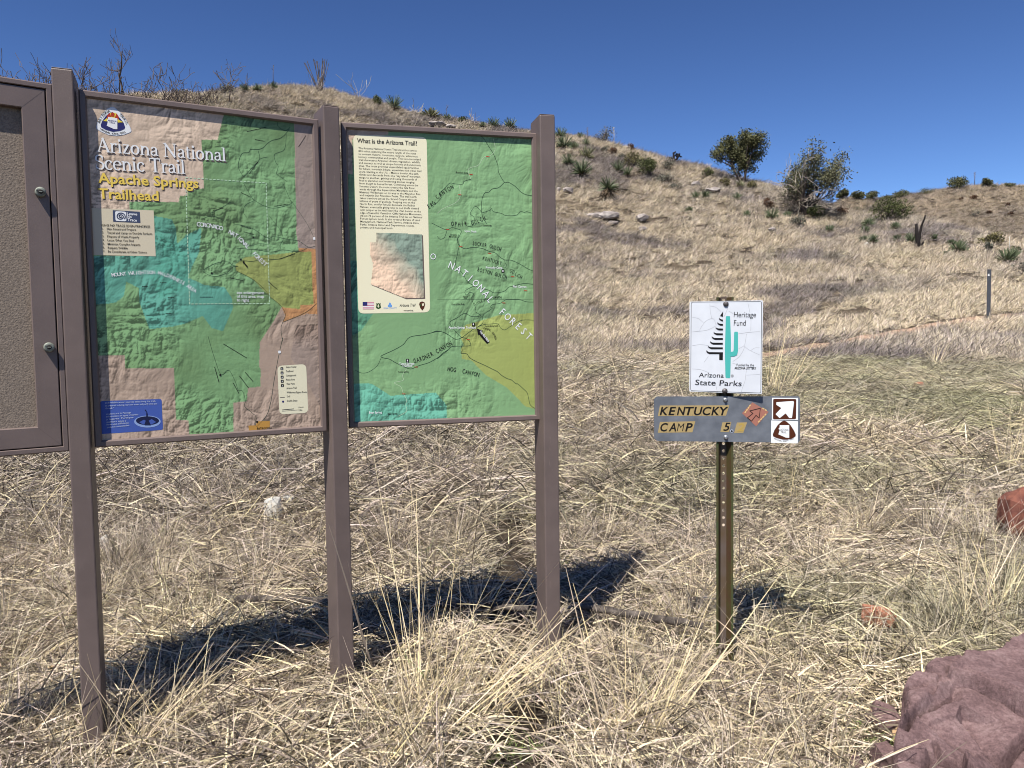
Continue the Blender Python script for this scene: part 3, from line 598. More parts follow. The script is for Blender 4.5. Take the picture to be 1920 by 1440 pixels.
mb = MB()   # legend
P1.rrect(mb, [(520, 686), (574, 682.5), (578, 774), (524, 777)], 0.02, M['cream'], h1)
for k, (t, x1) in enumerate((('Visitor Center', 556), ('Trailhead', 550), ('Campground', 555), ('Picnic Area', 553), ('Vista Point', 552.5), ('Arizona Trail', 556), ('Wilderness Bypass Route', 575), ('Trail', 544), ('Shuttle Stops', 557.5))):
    y = 690 + 7.9 * k; P1.text(mb, t, (536 + 0.25 * k, y), (x1, y - 0.8), 3.4, M['black'], h2, off=0.006)
    if k < 5:
        x, y = 528.5 + 0.25 * k, y + 1.2; P1.rrect(mb, [(x - 2.7, y - 2.7), (x + 2.7, y - 2.7), (x + 2.7, y + 2.7), (x - 2.7, y + 2.7)], 0.003, M['black'], h2)
        P1.poly(mb, [(x - 1.1, y + 1.4), (x, y - 1.5), (x + 1.2, y + 1.4)], M['white'], h3)
P1.line(mb, [(525, 745), (533.5, 745)], 0.002, M['ghost'], h2); P1.poly(mb, [(530.8 + 2 * math.cos(a), 753 + 2 * math.sin(a)) for a in np.linspace(0, 6.28, 14)[:-1]], M['navy'], h2)
P1.line(mb, [(529, 768.5), (551, 766.5)], 0.0022, M['black'], h2); P1.line(mb, [(529, 771), (565, 768)], 0.001, M['black'], h2); P1.text(mb, '2 Kilometers', (559, 765), (570, 764), 2.4, M['black'], h2); P1.text(mb, '2 Miles', (560, 771), (567, 770), 2.4, M['black'], h2)
mb.build('legend_card', pan1, kiosk_o)

def bulge(pts, k=6, b=0.16):
    out = []; ar = sum(pts[i - 1][0] * pts[i][1] - pts[i][0] * pts[i - 1][1] for i in range(len(pts))); b = b if ar > 0 else -b
    for i in range(len(pts)):
        p, q = np.array(pts[i], float), np.array(pts[(i + 1) % len(pts)], float); d = q - p; n = np.array([d[1], -d[0]])
        for j in range(k): t = j / k; out.append(tuple(p + d * t + n * b * 4 * t * (1 - t)))
    return out
def soft(pts, f=0.18, k=4):
    out = []
    n = len(pts)
    for i in range(n):
        a, b, c = np.array(pts[i - 1], float), np.array(pts[i], float), np.array(pts[(i + 1) % n], float)
        for j in range(k + 1):
            t = j / k; out.append(tuple(b + (a - b) * f * (1 - t) ** 2 + (c - b) * f * t ** 2))
    return out
AZ = [(0.12, 0.0), (1.0, 0.0), (1.0, 1.0), (0.68, 0.98), (0.0, 0.72), (0.05, 0.6), (0.10, 0.42), (0.02, 0.26), (0.12, 0.18)]   # the state's outline
mb = MB(); e = (160, 160, 6)
P1.poly(mb, Z(*e, [(305, 243), (330, 250), (400, 310), (460, 385), (505, 470), (520, 515), (510, 530), (440, 558), (350, 570), (260, 560), (170, 520), (125, 490), (122, 465), (145, 390), (190, 320), (250, 262), (285, 245)]), M['greyblue'], h1)
P1.poly(mb, Z(*e, [(320 + (x - 320) * 0.975, 410 + (y - 410) * 0.975) for x, y in [(305, 243), (330, 250), (400, 310), (460, 385), (505, 470), (520, 515), (510, 530), (440, 558), (350, 570), (260, 560), (170, 520), (125, 490), (122, 465), (145, 390), (190, 320), (250, 262), (285, 245)]]), M['white'], h2)
inner = [(306, 300), (345, 325), (395, 375), (430, 420), (447, 470), (440, 490), (390, 512), (310, 522), (230, 500), (178, 470), (173, 445), (190, 400), (230, 345), (275, 308)]
P1.poly(mb, Z(*e, inner), M['navy'], h3)
cx_, cy_ = 308, 425
for k in range(5):
    a0, a1 = math.radians(188 + k * 34), math.radians(188 + (k + 1) * 34); fan = []
    R = lambda a: min(130, 40 + 95 * abs(math.sin(a)) ** 1.5)
    fan = [(cx_, cy_ - 5), (cx_ + R(a0) * 1.0 * math.cos(a0), cy_ + R(a0) * 0.92 * math.sin(a0)), (cx_ + R((a0 + a1) / 2) * math.cos((a0 + a1) / 2), cy_ + R((a0 + a1) / 2) * 0.92 * math.sin((a0 + a1) / 2)), (cx_ + R(a1) * math.cos(a1), cy_ + R(a1) * 0.92 * math.sin(a1))]
    P1.poly(mb, Z(*e, fan), M['sunyellow'] if k % 2 == 0 else M['red'], h3 + 0.0003)
P1.poly(mb, Z(*e, [(200, 402), (240, 370), (250, 405)]), M['sunyellow'], h3 + 0.0004); P1.poly(mb, Z(*e, [(366, 380), (425, 415), (366, 418)]), M['sunyellow'], h3 + 0.0004)
P1.poly(mb, Z(*e, [(287, 315), (305, 303), (330, 318), (326, 356), (288, 350)]), M['red'], h3 + 0.0005)
P1.poly(mb, Z(*e, [(240 + 120 * a, 352 + 142 * b + 18 * a * (1 - b)) for a, b in AZ]), M['white'], h4)
P1.text(mb, 'ARIZONA', Z(*e, [(254, 401)])[0], Z(*e, [(352, 413)])[0], 2.6, M['navy'], h4 + 0.0003, off=0.01); P1.text(mb, 'TRAIL', Z(*e, [(268, 424)])[0], Z(*e, [(338, 433)])[0], 2.6, M['navy'], h4 + 0.0003, off=0.01)
P1.pathtext(mb, 'ARIZONA', Z(*e, [(165, 428), (175, 395), (200, 352), (235, 318), (282, 292)]), 4.6, M['black'], h4, 0.012); P1.pathtext(mb, 'TRAIL', Z(*e, [(376, 330), (410, 360), (440, 400), (462, 445)]), 4.6, M['black'], h4, 0.012)
P1.pathtext(mb, 'NATIONAL SCENIC TRAIL', Z(*e, [(168, 497), (230, 530), (300, 550), (380, 552), (460, 528)]), 3.0, M['black'], h4, 0.012, 1.15)
mb.build('trail_emblem', pan1, kiosk_o)

# --- panel 2
mb = MB(); frame_ring(mb, P2, W1, H1, PROF, M['steel_brown_frame']); plbox(mb, P2, 0.003, W1 - 0.003, 0.003, H1 - 0.003, -0.047, -0.03, M['steel_brown'])
pan2 = mb.build('map_panel', kiosk, kiosk_o); tag(pan2, 'green map panel with a tall cream text box')
sheet(P2, reg2, G2, 23, 10.0, (0.42, 0.84)).parent = pan2
mb = MB(); q4 = (820, 220, 6); q5 = (820, 440, 7.2); q6 = (820, 600, 6.545); q3 = (640, 600, 6.545)
for z, pts, w in ((q4, [(450, 205), (510, 225), (580, 330), (635, 420), (680, 540), (690, 620), (755, 730), (800, 730), (880, 780), (940, 840), (1000, 870), (1075, 883)], 2.2), (q4, [(755, 730), (690, 790), (620, 805), (580, 840), (535, 850), (505, 910), (495, 1010), (500, 1080), (520, 1140), (555, 1195)], 2.0),
      (q4, [(500, 1075), (590, 1045), (610, 1025), (630, 1060), (720, 1080), (775, 1105), (890, 1100), (935, 1060), (980, 1070), (1005, 1060), (1075, 1083)], 1.7), (q4, [(500, 1070), (430, 1000), (370, 1080), (400, 1110), (420, 1150), (390, 1220), (340, 1225)], 1.6),
      (q4, [(-20, 975), (45, 900), (20, 860), (80, 800), (140, 740), (200, 748), (285, 750), (300, 720), (378, 695)], 1.8), (q4, [(-60, 1190), (50, 1245), (110, 1265), (160, 1240), (210, 1250), (270, 1275), (250, 1330), (230, 1370), (250, 1440)], 1.7), (q4, [(110, 1265), (80, 1350), (30, 1370), (0, 1340)], 1.6),
      (q5, [(285, 0), (270, 70), (275, 110), (310, 160), (380, 190), (450, 175), (540, 175), (620, 190), (700, 225), (780, 245), (830, 290), (910, 340), (1000, 345), (1120, 400), (1220, 460), (1300, 492)], 2.0), (q5, [(910, 345), (915, 380), (935, 415), (910, 450)], 1.6),
      (q5, [(285, 175), (270, 270), (245, 370), (260, 440), (330, 510), (380, 590), (410, 640), (500, 690), (620, 730), (700, 750), (770, 785), (900, 765), (960, 710), (1020, 695), (1130, 665), (1210, 660), (1305, 672)], 2.0),
      (q5, [(500, 690), (400, 740), (370, 780), (400, 815), (440, 780), (490, 800), (460, 860), (500, 950), (520, 1000), (510, 1040), (585, 1085), (540, 1105), (450, 1100), (370, 1060), (270, 1120), (170, 1180), (210, 1260), (285, 1350), (330, 1390)], 1.8),
      (q5, [(1300, 910), (1200, 905), (1120, 880), (1000, 875), (920, 880), (850, 925), (740, 945), (720, 980), (740, 995), (640, 1065), (610, 1120), (615, 1190), (535, 1250)], 1.8), (q5, [(535, 1250), (620, 1215), (720, 1205), (820, 1205), (850, 1255), (910, 1285), (1000, 1230), (1140, 1155), (1305, 1155)], 1.8),
      (q6, [(480, 95), (430, 120), (300, 215), (240, 235), (200, 225), (100, 160), (0, 135), (-60, 150)], 2.0), (q3, [(1309, 180), (1240, 145), (1160, 145), (1010, 180), (840, 210), (760, 300), (640, 370), (490, 440), (520, 465), (590, 480), (660, 520), (740, 560), (850, 600), (950, 560), (1080, 520), (1200, 450), (1240, 410), (1309, 365)], 2.2),
      (q6, [(0, 475), (80, 410), (130, 370), (170, 330), (250, 320), (380, 318), (410, 295), (365, 230), (300, 215)], 2.0), (q6, [(295, 325), (305, 375), (290, 410), (360, 415), (400, 465), (490, 515), (580, 555), (670, 600), (740, 635), (790, 680), (860, 720), (910, 735), (960, 780), (990, 785), (1050, 840), (1100, 890), (1120, 960), (1140, 1040), (1200, 1088)], 2.2),
      (q3, [(485, 470), (440, 560), (340, 635), (250, 650), (170, 615)], 1.4), (q5, [(0, 878), (1300, 870)], 0.8)):
    P2.curve(mb, Z(*z, pts), w * 0.00095, rg, h1)
for z, pts in ((q4, [(630, 240), (650, 360), (600, 430), (520, 450), (460, 540), (350, 580), (375, 690)]), (q4, [(245, 760), (260, 860), (220, 950), (60, 1030), (0, 1080)]), (q3, [(800, 600), (750, 680), (760, 740), (650, 770), (730, 820), (760, 900), (800, 980), (790, 1040), (800, 1120), (700, 1180)])): P2.curve(mb, Z(*z, pts), 0.0014, M['paleline'], h1)
for x, y in Z(*q4, [(570, 440), (380, 640), (255, 870), (120, 1260)]) + Z(*q5, [(320, 160), (710, 250), (1020, 565), (1195, 755), (900, 920), (420, 1415)]) + Z(*q3, [(770, 905), (920, 575)]): P2.line(mb, [(x - 3, y), (x + 3, y + 0.4)], 0.0032, M['red'], h2, dash=0.0035)
P2.pathtext(mb, 'ERG CANYON', [(803, 392), (815, 385), (824, 370), (836, 362), (852, 352)], 8, M['black'], h3, 0.0, 0.62); P2.pathtext(mb, 'OPHIR GULCH', [(845, 423), (860, 424), (875, 423), (892, 420), (912, 411)], 8, M['black'], h3, 0.0, 0.62)
P2.pathtext(mb, 'SUCKER GULCH', [(885, 459), (903, 462), (920, 465), (939, 471)], 7.2, M['black'], h3, 0.0, 0.62); P2.pathtext(mb, 'KENTUCKY', [(904, 487), (920, 491), (940, 497)], 7, M['black'], h3, 0.0, 0.62); P2.pathtext(mb, 'GULCH', [(954, 509), (965, 515), (977, 524)], 7, M['black'], h3, 0.0, 0.62)
P2.pathtext(mb, 'BOSTON GULCH', [(894, 508), (920, 515), (950, 523)], 7.2, M['black'], h3, 0.0, 0.62); P2.pathtext(mb, 'GARDNER CANYON', [(776, 681), (800, 673), (825, 660), (849, 646)], 8.2, M['black'], h3, 0.0, 0.62); P2.pathtext(mb, 'HOG  CANYON', [(838, 695), (865, 699), (898, 707)], 8.2, M['black'], h3, 0.0, 0.62)
P2.pathtext(mb, 'LITTLE FISH   CANYON', [(891, 572), (905, 566), (920, 561), (940, 559)], 4.2, M['black'], h3, 0, 0.9); P2.pathtext(mb, 'CAMINO  CANYON', [(906, 617), (918, 620), (925, 628), (928, 637)], 3.8, M['black'], h3, 0, 0.8)
P2.text(mb, 'O', (806.5, 486), (817, 487), 11.5, M['white'], h3, off=-0.004); P2.pathtext(mb, 'NATIONAL', [(838, 501), (852, 507), (868, 518), (884, 532), (900, 547), (919, 571)], 13.5, M['white'], h3, 0.0, 0.8); P2.pathtext(mb, 'FOREST', [(933, 585), (948, 599), (962, 611), (976, 624), (992, 640)], 13.5, M['white'], h3, 0.0, 0.8)
for t, a, b, c, mm in (('Ophir Gulch', (871, 434.5), (893, 436), 3.6, 'white'), ('Kentucky Camp', (911, 503), (942, 504), 4, 'white'), ('Fish Canyon', (962, 539), (987, 539.5), 4, 'white'), ('Apache Springs Trailhead', (841, 616), (892, 616), 4.2, 'white'), ('Tunnel Springs', (748.5, 684), (777, 683.5), 4, 'white'), ('Trailhead', (754, 688), (772, 687.5), 4, 'white'), ('Bear Spring', (692, 775.5), (716, 775), 4, 'white'),
                       ('Bear Spring', (727.5, 777.5), (745, 776.5), 3.2, 'black'), ('Tunnel Spring', (746, 698.5), (766, 698), 2.8, 'black'), ('Rosemont Spring', (855, 324.5), (878, 325.5), 3.2, 'black'), ('Granite', (844, 441), (856, 441.5), 3, 'black'), ('Mountain', (842, 444.5), (856, 445), 3, 'black'), ('Greaterville', (906, 424), (922, 424.5), 3, 'black'), ('Kentucky', (868, 557), (878, 557.2), 2.6, 'black'), ('Camp', (870, 560), (876, 560), 2.6, 'black'), ('Cave of the Bells', (846.5, 571.5), (871, 571.5), 2.8, 'black'), ('Apache Spring Ranch', (909, 612.5), (934, 612), 2.8, 'black')):
    P2.text(mb, t, a, b, c, M[mm], h3, off=0.01)
for x, y in ((943, 508), (887.5, 608), (764, 676)):
    P2.poly(mb, [(x - 2.7, y - 3.2), (x + 2.7, y - 3.2), (x + 2.7, y + 3.2), (x - 2.7, y + 3.2)], M['black'], h3); P2.poly(mb, [(x - 0.9, y - 1.6), (x + 0.9, y - 1.6), (x + 0.9, y + 1.6), (x - 0.9, y + 1.6)], M['white'], h4)
P2.poly(mb, Z(*q6, [(485, 105), (560, 130), (535, 150), (642, 265), (610, 293), (510, 175), (497, 187)]), M['black'], h3)
P2.text(mb, 'You Are Here', Z(*q6, [(515, 140)])[0], Z(*q6, [(622, 272)])[0], 4.4, M['white'], h4, off=0.02)
mb.build('map_linework', pan2, kiosk_o)

mb = MB()   # cream text box
P2.rrect(mb, [(662, 252), (800, 257), (806.5, 585.5), (672, 588)], 0.024, M['cream'], h1)
P2.text(mb, 'What is the Arizona Trail?', (669.5, 267.5), (782, 273), 8.2, M['black'], h2, off=0.018, res=3)
PARA = ["The Arizona National Scenic Trail stretches across", "800 miles, spanning the entire length of the state", "to connect deserts, mountains, canyons, wilderness,", "history, communities and people. This non-motorized", "trail showcases Arizona's diverse vegetation, wildlife", "and scenery, as well as unique historic and prehistoric", "sites. The route provides unparalleled opportunities", "for hikers, mountain bikers, equestrians and other trail", "users. Starting at the U.S. - Mexico border, the path", "climbs and descends from one \"sky island\" mountain", "range to another, gaining and losing thousands of", "feet in elevation and traversing biomes ranging", "from desert to boreal forest. Continuing across the", "Sonoran Desert, the route crosses the Gila River,", "winds through the Superstition Mountains and the", "Mazatzal Wilderness on its way to the Mogollon Rim", "and majestic San Francisco Peaks. The trail north", "takes travelers across the Grand Canyon through", "billions of years of geology. Topping out on the", "North Rim, conifer forests dominate the Kaibab", "Plateau, eventually giving way to red bluffs dotted", "with juniper as the trail nears the Utah border on the", "edge of beautiful Vermilion Cliffs National Monument.", "About 73 percent of the Arizona Trail lies on National", "Forest System lands. It also crosses Bureau of Land", "Management, National Park Service, Arizona State", "Parks, Arizona State Land Department, county,", "private and municipal lands."]
XE = [781, 780, 784, 788.5, 787, 789, 785, 790, 784.5, 788, 782, 777, 784, 778.5, 783, 788, 781, 781.5, 778, 778, 785, 789, 791, 791.5, 787.5, 785, 777, 737]
for k, (t, x1) in enumerate(zip(PARA, XE)):
    y0 = 279.2 + 5.51 * k; x0 = 672 + 0.145 * k; P2.text(mb, t, (x0, y0), (x1, y0 + (x1 - x0) * (0.045 - 0.0008 * k)), 3.6, M['black'], h2, off=0.002, res=1)
az = Z(640, 420, 7.2, [(470, 118), (1085, 138), (1115, 995), (860, 1000), (400, 815), (412, 700), (430, 540), (390, 420), (388, 250), (470, 245)])
P2.poly(mb, [(x + 2.4, y + 2.0) for x, y in az], M['ghost'], h2)
bx = MB()
n = 90; uv = [P2.uv(x, y, h3) for x, y in az]; u0, u1 = min(q[0] for q in uv), max(q[0] for q in uv); v0, v1 = min(q[1] for q in uv), max(q[1] for q in uv)
mb.build('text_box', pan2, kiosk_o)
U, Vv = np.meshgrid(np.linspace(u0, u1, n), np.linspace(v0, v1, n), indexing='ij'); cu, cv = (U[1:, 1:] + U[:-1, :-1]) / 2, (Vv[1:, 1:] + Vv[:-1, :-1]) / 2
keep = inpoly(cu, cv, [tuple(q) for q in uv]); hh = relief(U, Vv, 5, 14.0); gu, gv = np.gradient(hh); lum = np.clip(1 - (gu * 0.7 + gv) * 3.2, 0.45, 1.3)
fx, fy = (U - u0) / (u1 - u0), (Vv - v0) / (v1 - v0); w = np.clip((fx * 0.9 - fy * 1.0 + 0.35) * 1.6 + 0.25 * fbm(fx * 5, fy * 5, 3, 2), 0, 1)[..., None]
cc = 0.86 * (np.array(srgb(228, 198, 170)) * (1 - w) + np.array(srgb(132, 150, 134)) * w) * lum[..., None]
V = P2.p0 + U[..., None] * P2.t + h3 * P2.n; V = V.copy(); V[..., 2] = P2.p0[2] - Vv
ii, jj = np.nonzero(keep); F = np.stack([ii * n + jj, ii * n + jj + 1, (ii + 1) * n + jj + 1, (ii + 1) * n + jj], -1)
npmesh('state_relief_map', V.reshape(-1, 3) - kiosk_o, F, [M['print']], pattr={'print_colour': cc.reshape(-1, 3)}).parent = pan2
mb = MB(); k = (640, 420, 7.2)   # flag and agency marks along the foot of the box
for i in range(9): P2.poly(mb, Z(*k, [(290, 1052 + i * 11), (440, 1052 + i * 11), (440, 1052 + i * 11 + 11), (290, 1052 + i * 11 + 11)]), M['flagred'] if i % 2 == 0 else M['white'], h2)
P2.poly(mb, Z(*k, [(288, 1052), (350, 1052), (350, 1102), (288, 1102)]), M['navy'], h3)
P2.poly(mb, Z(*k, [(470, 1066), (485, 1075), (500, 1066), (515, 1075), (530, 1066), (528, 1090), (536, 1130), (520, 1140), (500, 1148), (480, 1140), (468, 1130), (474, 1090)]), M['forest'], h2)
P2.poly(mb, Z(*k, [(500, 1078), (514, 1115), (504, 1115), (504, 1130), (497, 1130), (497, 1115), (486, 1115)]), M['cream'], h3)
P2.poly(mb, Z(*k, [(628, 1120), (628, 1095), (638, 1090), (645, 1068), (653, 1060), (655, 1045), (657, 1060), (667, 1068), (676, 1090), (684, 1095), (684, 1120)]), M['skyblue'], h2)
P2.text(mb, 'PIMA COUNTY', Z(*k, [(572, 1148)])[0], Z(*k, [(748, 1146)])[0], 3.0, M['skyblue'], h2)
P2.text(mb, 'Arizona Trail', Z(*k, [(785, 1116)])[0], Z(*k, [(1005, 1112)])[0], 5.2, M['black'], h2, shear=0.35, off=0.006); P2.text(mb, 'www.aztrail.org', Z(*k, [(840, 1178)])[0], Z(*k, [(970, 1176)])[0], 2.8, M['black'], h2, off=0.012)
P2.poly(mb, Z(*k, [(1090, 1044), (1125, 1060), (1132, 1085), (1118, 1135), (1094, 1168), (1066, 1135), (1050, 1085), (1058, 1058)]), M['brown'], h2); P2.poly(mb, Z(*k, [(1085, 1075), (1120, 1070), (1115, 1100), (1095, 1110)]), M['cream'], h3); P2.poly(mb, Z(*k, [(1066, 1075), (1078, 1090), (1072, 1130), (1064, 1100)]), M['forest'], h3)
mb.build('agency_marks', pan2, kiosk_o)

# ---------------------------------------------------------------- wayfinding sign on the channel post
DS = 3.27
SIGNB = at_ground(1360, 1222); SIGNB = np.array([ray(1360, 700)[0] * DS, DS, float(hz(ray(1360, 700)[0] * DS, DS))])
so = SIGNB.copy(); tsign = empty('trail_sign', tuple(so)); tag(tsign, 'rusty channel signpost with white heritage sign above grey Kentucky Camp plate', 'trail sign')
cpl = Plane(ray(1359.5, 600) * (DS + 0.004), -0.07); zt = float((ray(1360, 557) * DS)[2]); zb = so[2] - 0.25
mb = MB(); th = 0.003
def strip(u0, h0, u1, h1, mat, z0=zt, z1=zb):
    mb.add([np.array([*cpl.P(u0, 0, h0)[:2], z0]), np.array([*cpl.P(u1, 0, h1)[:2], z0]), np.array([*cpl.P(u1, 0, h1)[:2], z1]), np.array([*cpl.P(u0, 0, h0)[:2], z1])], [(0, 3, 2, 1)], mat)
HW, LIP, WEB, DEP = 0.0365, 0.009, 0.0125, 0.030
prof = [(-HW, 0), (-HW + LIP, 0), (-WEB, -DEP), (WEB, -DEP), (HW - LIP, 0), (HW, 0)]
for i, (a, b) in enumerate(zip(prof[:-1], prof[1:])):
    mm = (M['chanlip'], M['chan'], M['chanweb'], M['chan'], M['chanlip'])[i]
    if i == 2: continue
    strip(*a, *b, mm); nx, nh = (0, -th) if i in (0, 4) else ((-th * 0.8, -th) if i == 1 else (th * 0.8, -th)); strip(b[0] + nx, b[1] + nh, a[0] + nx, a[1] + nh, mm)
strip(-HW, -th, -HW, 0, M['chanlip']); strip(HW, 0, HW, -th, M['chanlip'])
# web with punched holes down to the last one
hz0 = float((ray(1360.5, 988) * DS)[2]); step = 0.0329; nh_ = int((zt - hz0) / step) + 1
for k in range(nh_):
    zc = hz0 + k * step; ring = [np.array([0.0068 * math.cos(a), 0.0068 * math.sin(a)]) for a in np.linspace(0, 2 * PI, 17)[:-1]]; sq = []
    for q in ring: f = max(abs(q[0]) / WEB, abs(q[1]) / (step / 2)); sq.append(q / f)
    sq = [np.array([max(-WEB, min(WEB, q[0])), q[1]]) for q in sq]
    cs = [(WEB, step / 2), (-WEB, step / 2), (-WEB, -step / 2), (WEB, -step / 2)]
    P3 = lambda q, h: np.array([*cpl.P(q[0], 0, h)[:2], zc + q[1]])
    n = 16; vs = [P3(q, -DEP) for q in ring] + [P3(q, -DEP) for q in sq] + [P3(q, -DEP - th) for q in ring] + [P3(q, -DEP - th) for q in sq]
    fs = [(i, n + i, n + (i + 1) % n, (i + 1) % n) for i in range(n)] + [(2 * n + (i + 1) % n, 3 * n + (i + 1) % n, 3 * n + i, 2 * n + i) for i in range(n)] + [(i, (i + 1) % n, 2 * n + (i + 1) % n, 2 * n + i) for i in range(n)]
    for cx2, cy2 in cs:   # corner triangles
        c = np.array([cx2, cy2]); near = sorted(range(n), key=lambda i: np.linalg.norm(sq[i] - c))[:2]
        vs.append(P3(c, -DEP)); fs.append((n + near[0], n + near[1], len(vs) - 1)); vs.append(P3(c, -DEP - th)); fs.append((3 * n + near[0], 3 * n + near[1], len(vs) - 1))
    mb.add(vs, fs, M['chanweb'])
strip(-WEB, -DEP, WEB, -DEP, M['chanweb'], hz0 - step / 2, zb); strip(WEB, -DEP - th, -WEB, -DEP - th, M['chanweb'], hz0 - step / 2, zb)
mb.build('post', tsign, so)
def dome(mb, c, n, r, hgt, mat, k=14):
    n = np.array(n); a = np.cross(n, [0, 0, 1]); a /= np.linalg.norm(a); b = np.cross(n, a); c = np.array(c); R = 4
    vs = [c + n * hgt * math.sin(j / R * PI / 2) + (a * math.cos(2 * PI * i / k) + b * math.sin(2 * PI * i / k)) * r * math.cos(j / R * PI / 2) for j in range(R) for i in range(k)] + [c + n * hgt]
    fs = [(j * k + i, j * k + (i + 1) % k, (j + 1) * k + (i + 1) % k, (j + 1) * k + i) for j in range(R - 1) for i in range(k)] + [((R - 1) * k + i, (R - 1) * k + (i + 1) % k, R * k) for i in range(k)]
    mb.add(vs, fs, mat, True)
def slab(pl, mb, px, rad, mat, th, h=0.0):
    q = [pl.uv(x, y, h) for x, y in px]; out = []
    n = len(q)
    for i in range(n):
        a, b, c = q[i - 1], q[i], q[(i + 1) % n]; d0 = (a - b) / np.linalg.norm(a - b); d1 = (c - b) / np.linalg.norm(c - b)
        for k in range(5): t = k / 4; out.append(b + d0 * rad * (1 - t) ** 2 + d1 * rad * t ** 2)
    pl.uvpoly(mb, out, mat, h); m = len(out); b = len(mb.v)
    mb.add([pl.P(*p, h) for p in out] + [pl.P(*p, h - th) for p in out], [(i, m + i, m + (i + 1) % m, (i + 1) % m) for i in range(m)] + [tuple(range(m, 2 * m))[::-1] if False else tuple(range(2 * m - 1, m - 1, -1))], mat)

# white sign
WS = Plane(ray(1361, 650) * (DS - 0.012), -0.235)
mb = MB(); slab(WS, mb, [(1293, 565.5), (1430.5, 563), (1428.5, 739), (1292.5, 734)], 0.006, M['enamel'], 0.002); hs = mb.build('heritage_sign', tsign, so)
w = (1280, 540, 6.857); a1, a2, a3 = 0.0004, 0.0009, 0.0013
mb = MB()
brd = [(110, 182), (1015, 174), (1005, 1350), (103, 1320)]
P = [WS.uv(*q, a1) for q in Z(*w, brd)]; out = []
for i in range(4):
    a, b, c = P[i - 1], P[i], P[(i + 1) % 4]; d0 = (a - b) / np.linalg.norm(a - b); d1 = (c - b) / np.linalg.norm(c - b)
    out += [b + d0 * 0.008 * (1 - t) ** 2 + d1 * 0.008 * t ** 2 for t in np.linspace(0, 1, 6)]
for p, q in zip(out, out[1:] + out[:1]):
    d = q - p; nn = np.array([-d[1], d[0]]) / (np.linalg.norm(d) + 1e-9) * 0.001
    mb.add([WS.P(*(p + nn), a1), WS.P(*(q + nn), a1), WS.P(*(q - nn), a1), WS.P(*(p - nn), a1)], [(0, 1, 2, 3)], M['black'])
WS.poly(mb, Z(*w, [(520, 300), (518, 372), (480, 360)]), M['black'], a2)
bars = [((467, 383), (518, 430)), ((445, 440), (518, 485)), ((424, 502), (518, 545)), ((398, 562), (517, 607)), ((374, 620), (517, 667)), ((352, 682), (516, 728)), ((327, 742), (516, 787)), ((303, 800), (518, 850))]
for (x0, y0), (x1, y1) in bars: WS.poly(mb, Z(*w, [(x0, y0), (x0 + 14, y0 + 12), (x0 + 35, y1 - 26), (x1, y1 - 24), (x1, y1), (x0 + 40, y1), (x0 + 14, y1 - 14), (x0 + 2, y0 + 20)]), M['black'], a2)
WS.poly(mb, Z(*w, [(470, 850), (517, 850), (516, 927), (470, 925)]), M['black'], a2)
WS.poly(mb, Z(*w, soft([(555, 362), (610, 362), (622, 700), (612, 1158), (550, 1155), (543, 800)], 0.09)), M['teal'], a2)
WS.poly(mb, Z(*w, soft([(616, 822), (655, 815), (662, 562), (712, 562), (712, 800), (700, 860), (660, 880), (616, 880)], 0.16)), M['teal'], a3)
WS.text(mb, 'Heritage', Z(*w, [(657, 376)])[0], Z(*w, [(942, 376)])[0], 10, M['black'], a2, shear=0.06, off=-0.004, res=4); WS.text(mb, 'Fund', Z(*w, [(657, 485)])[0], Z(*w, [(812, 485)])[0], 10.5, M['black'], a2, shear=0.06, off=-0.004, res=4)
WS.text(mb, 'Arizona', Z(*w, [(207, 1146)])[0], Z(*w, [(527, 1152)])[0], 8.5, M['black'], a2, shear=0.06, off=0.002, res=4); WS.text(mb, 'State Parks', Z(*w, [(160, 1246)])[0], Z(*w, [(757, 1262)])[0], 10, M['black'], a2, shear=0.06, off=0.004, res=4)
WS.text(mb, 'Funded by the', Z(*w, [(693, 1003)])[0], Z(*w, [(916, 1005)])[0], 4.4, M['black'], a2, off=0.008); WS.text(mb, 'ARIZONA LOTTERY', Z(*w, [(666, 1043)])[0], Z(*w, [(945, 1046)])[0], 4.2, M['black'], a2, off=0.025)
WS.line(mb, Z(*w, [(638 + 17 * math.cos(t), 1130 + 18 * math.sin(t)) for t in np.linspace(0, 2 * PI, 16)]), 0.0007, M['black'], a2); WS.text(mb, 'R', Z(*w, [(629, 1140)])[0], Z(*w, [(648, 1140)])[0], 2.8, M['black'], a2)
for pts in ([(125, 378), (200, 392), (265, 445)], [(218, 545), (240, 500), (300, 425), (375, 392), (405, 410), (430, 475)], [(375, 392), (355, 300), (350, 205)], [(120, 565), (215, 555), (300, 545), (370, 518), (430, 485)], [(350, 232), (420, 245), (490, 300)], [(125, 742), (220, 728), (330, 738)], [(122, 1040), (230, 1050), (340, 1090)], [(275, 955), (330, 880)], [(585, 240), (560, 310), (530, 370)], [(590, 295), (650, 330)],
            [(840, 200), (865, 320), (878, 420), (875, 550)], [(712, 590), (850, 570), (995, 560)], [(820, 590), (808, 680), (790, 740), (720, 780)], [(790, 745), (860, 800), (995, 862)], [(875, 805), (930, 770), (990, 770)], [(645, 945), (720, 890), (770, 820), (795, 760)], [(820, 1060), (812, 1110), (800, 1200), (770, 1280), (752, 1345)], [(820, 1120), (990, 1112)], [(640, 965), (690, 980)], [(440, 1265), (430, 1310)]):
    WS.curve(mb, Z(*w, pts), 0.0009, M['hairline'], a1)
mb.build('sign_print', hs, so)
for px, py in ((1361, 570), (1359, 733)):
    mb = MB(); u, v = WS.uv(px, py, 0); dome(mb, WS.P(u, v, 0), WS.n, 0.0118, 0.009, M['boltdark']); mb.build('bolt', hs, so)

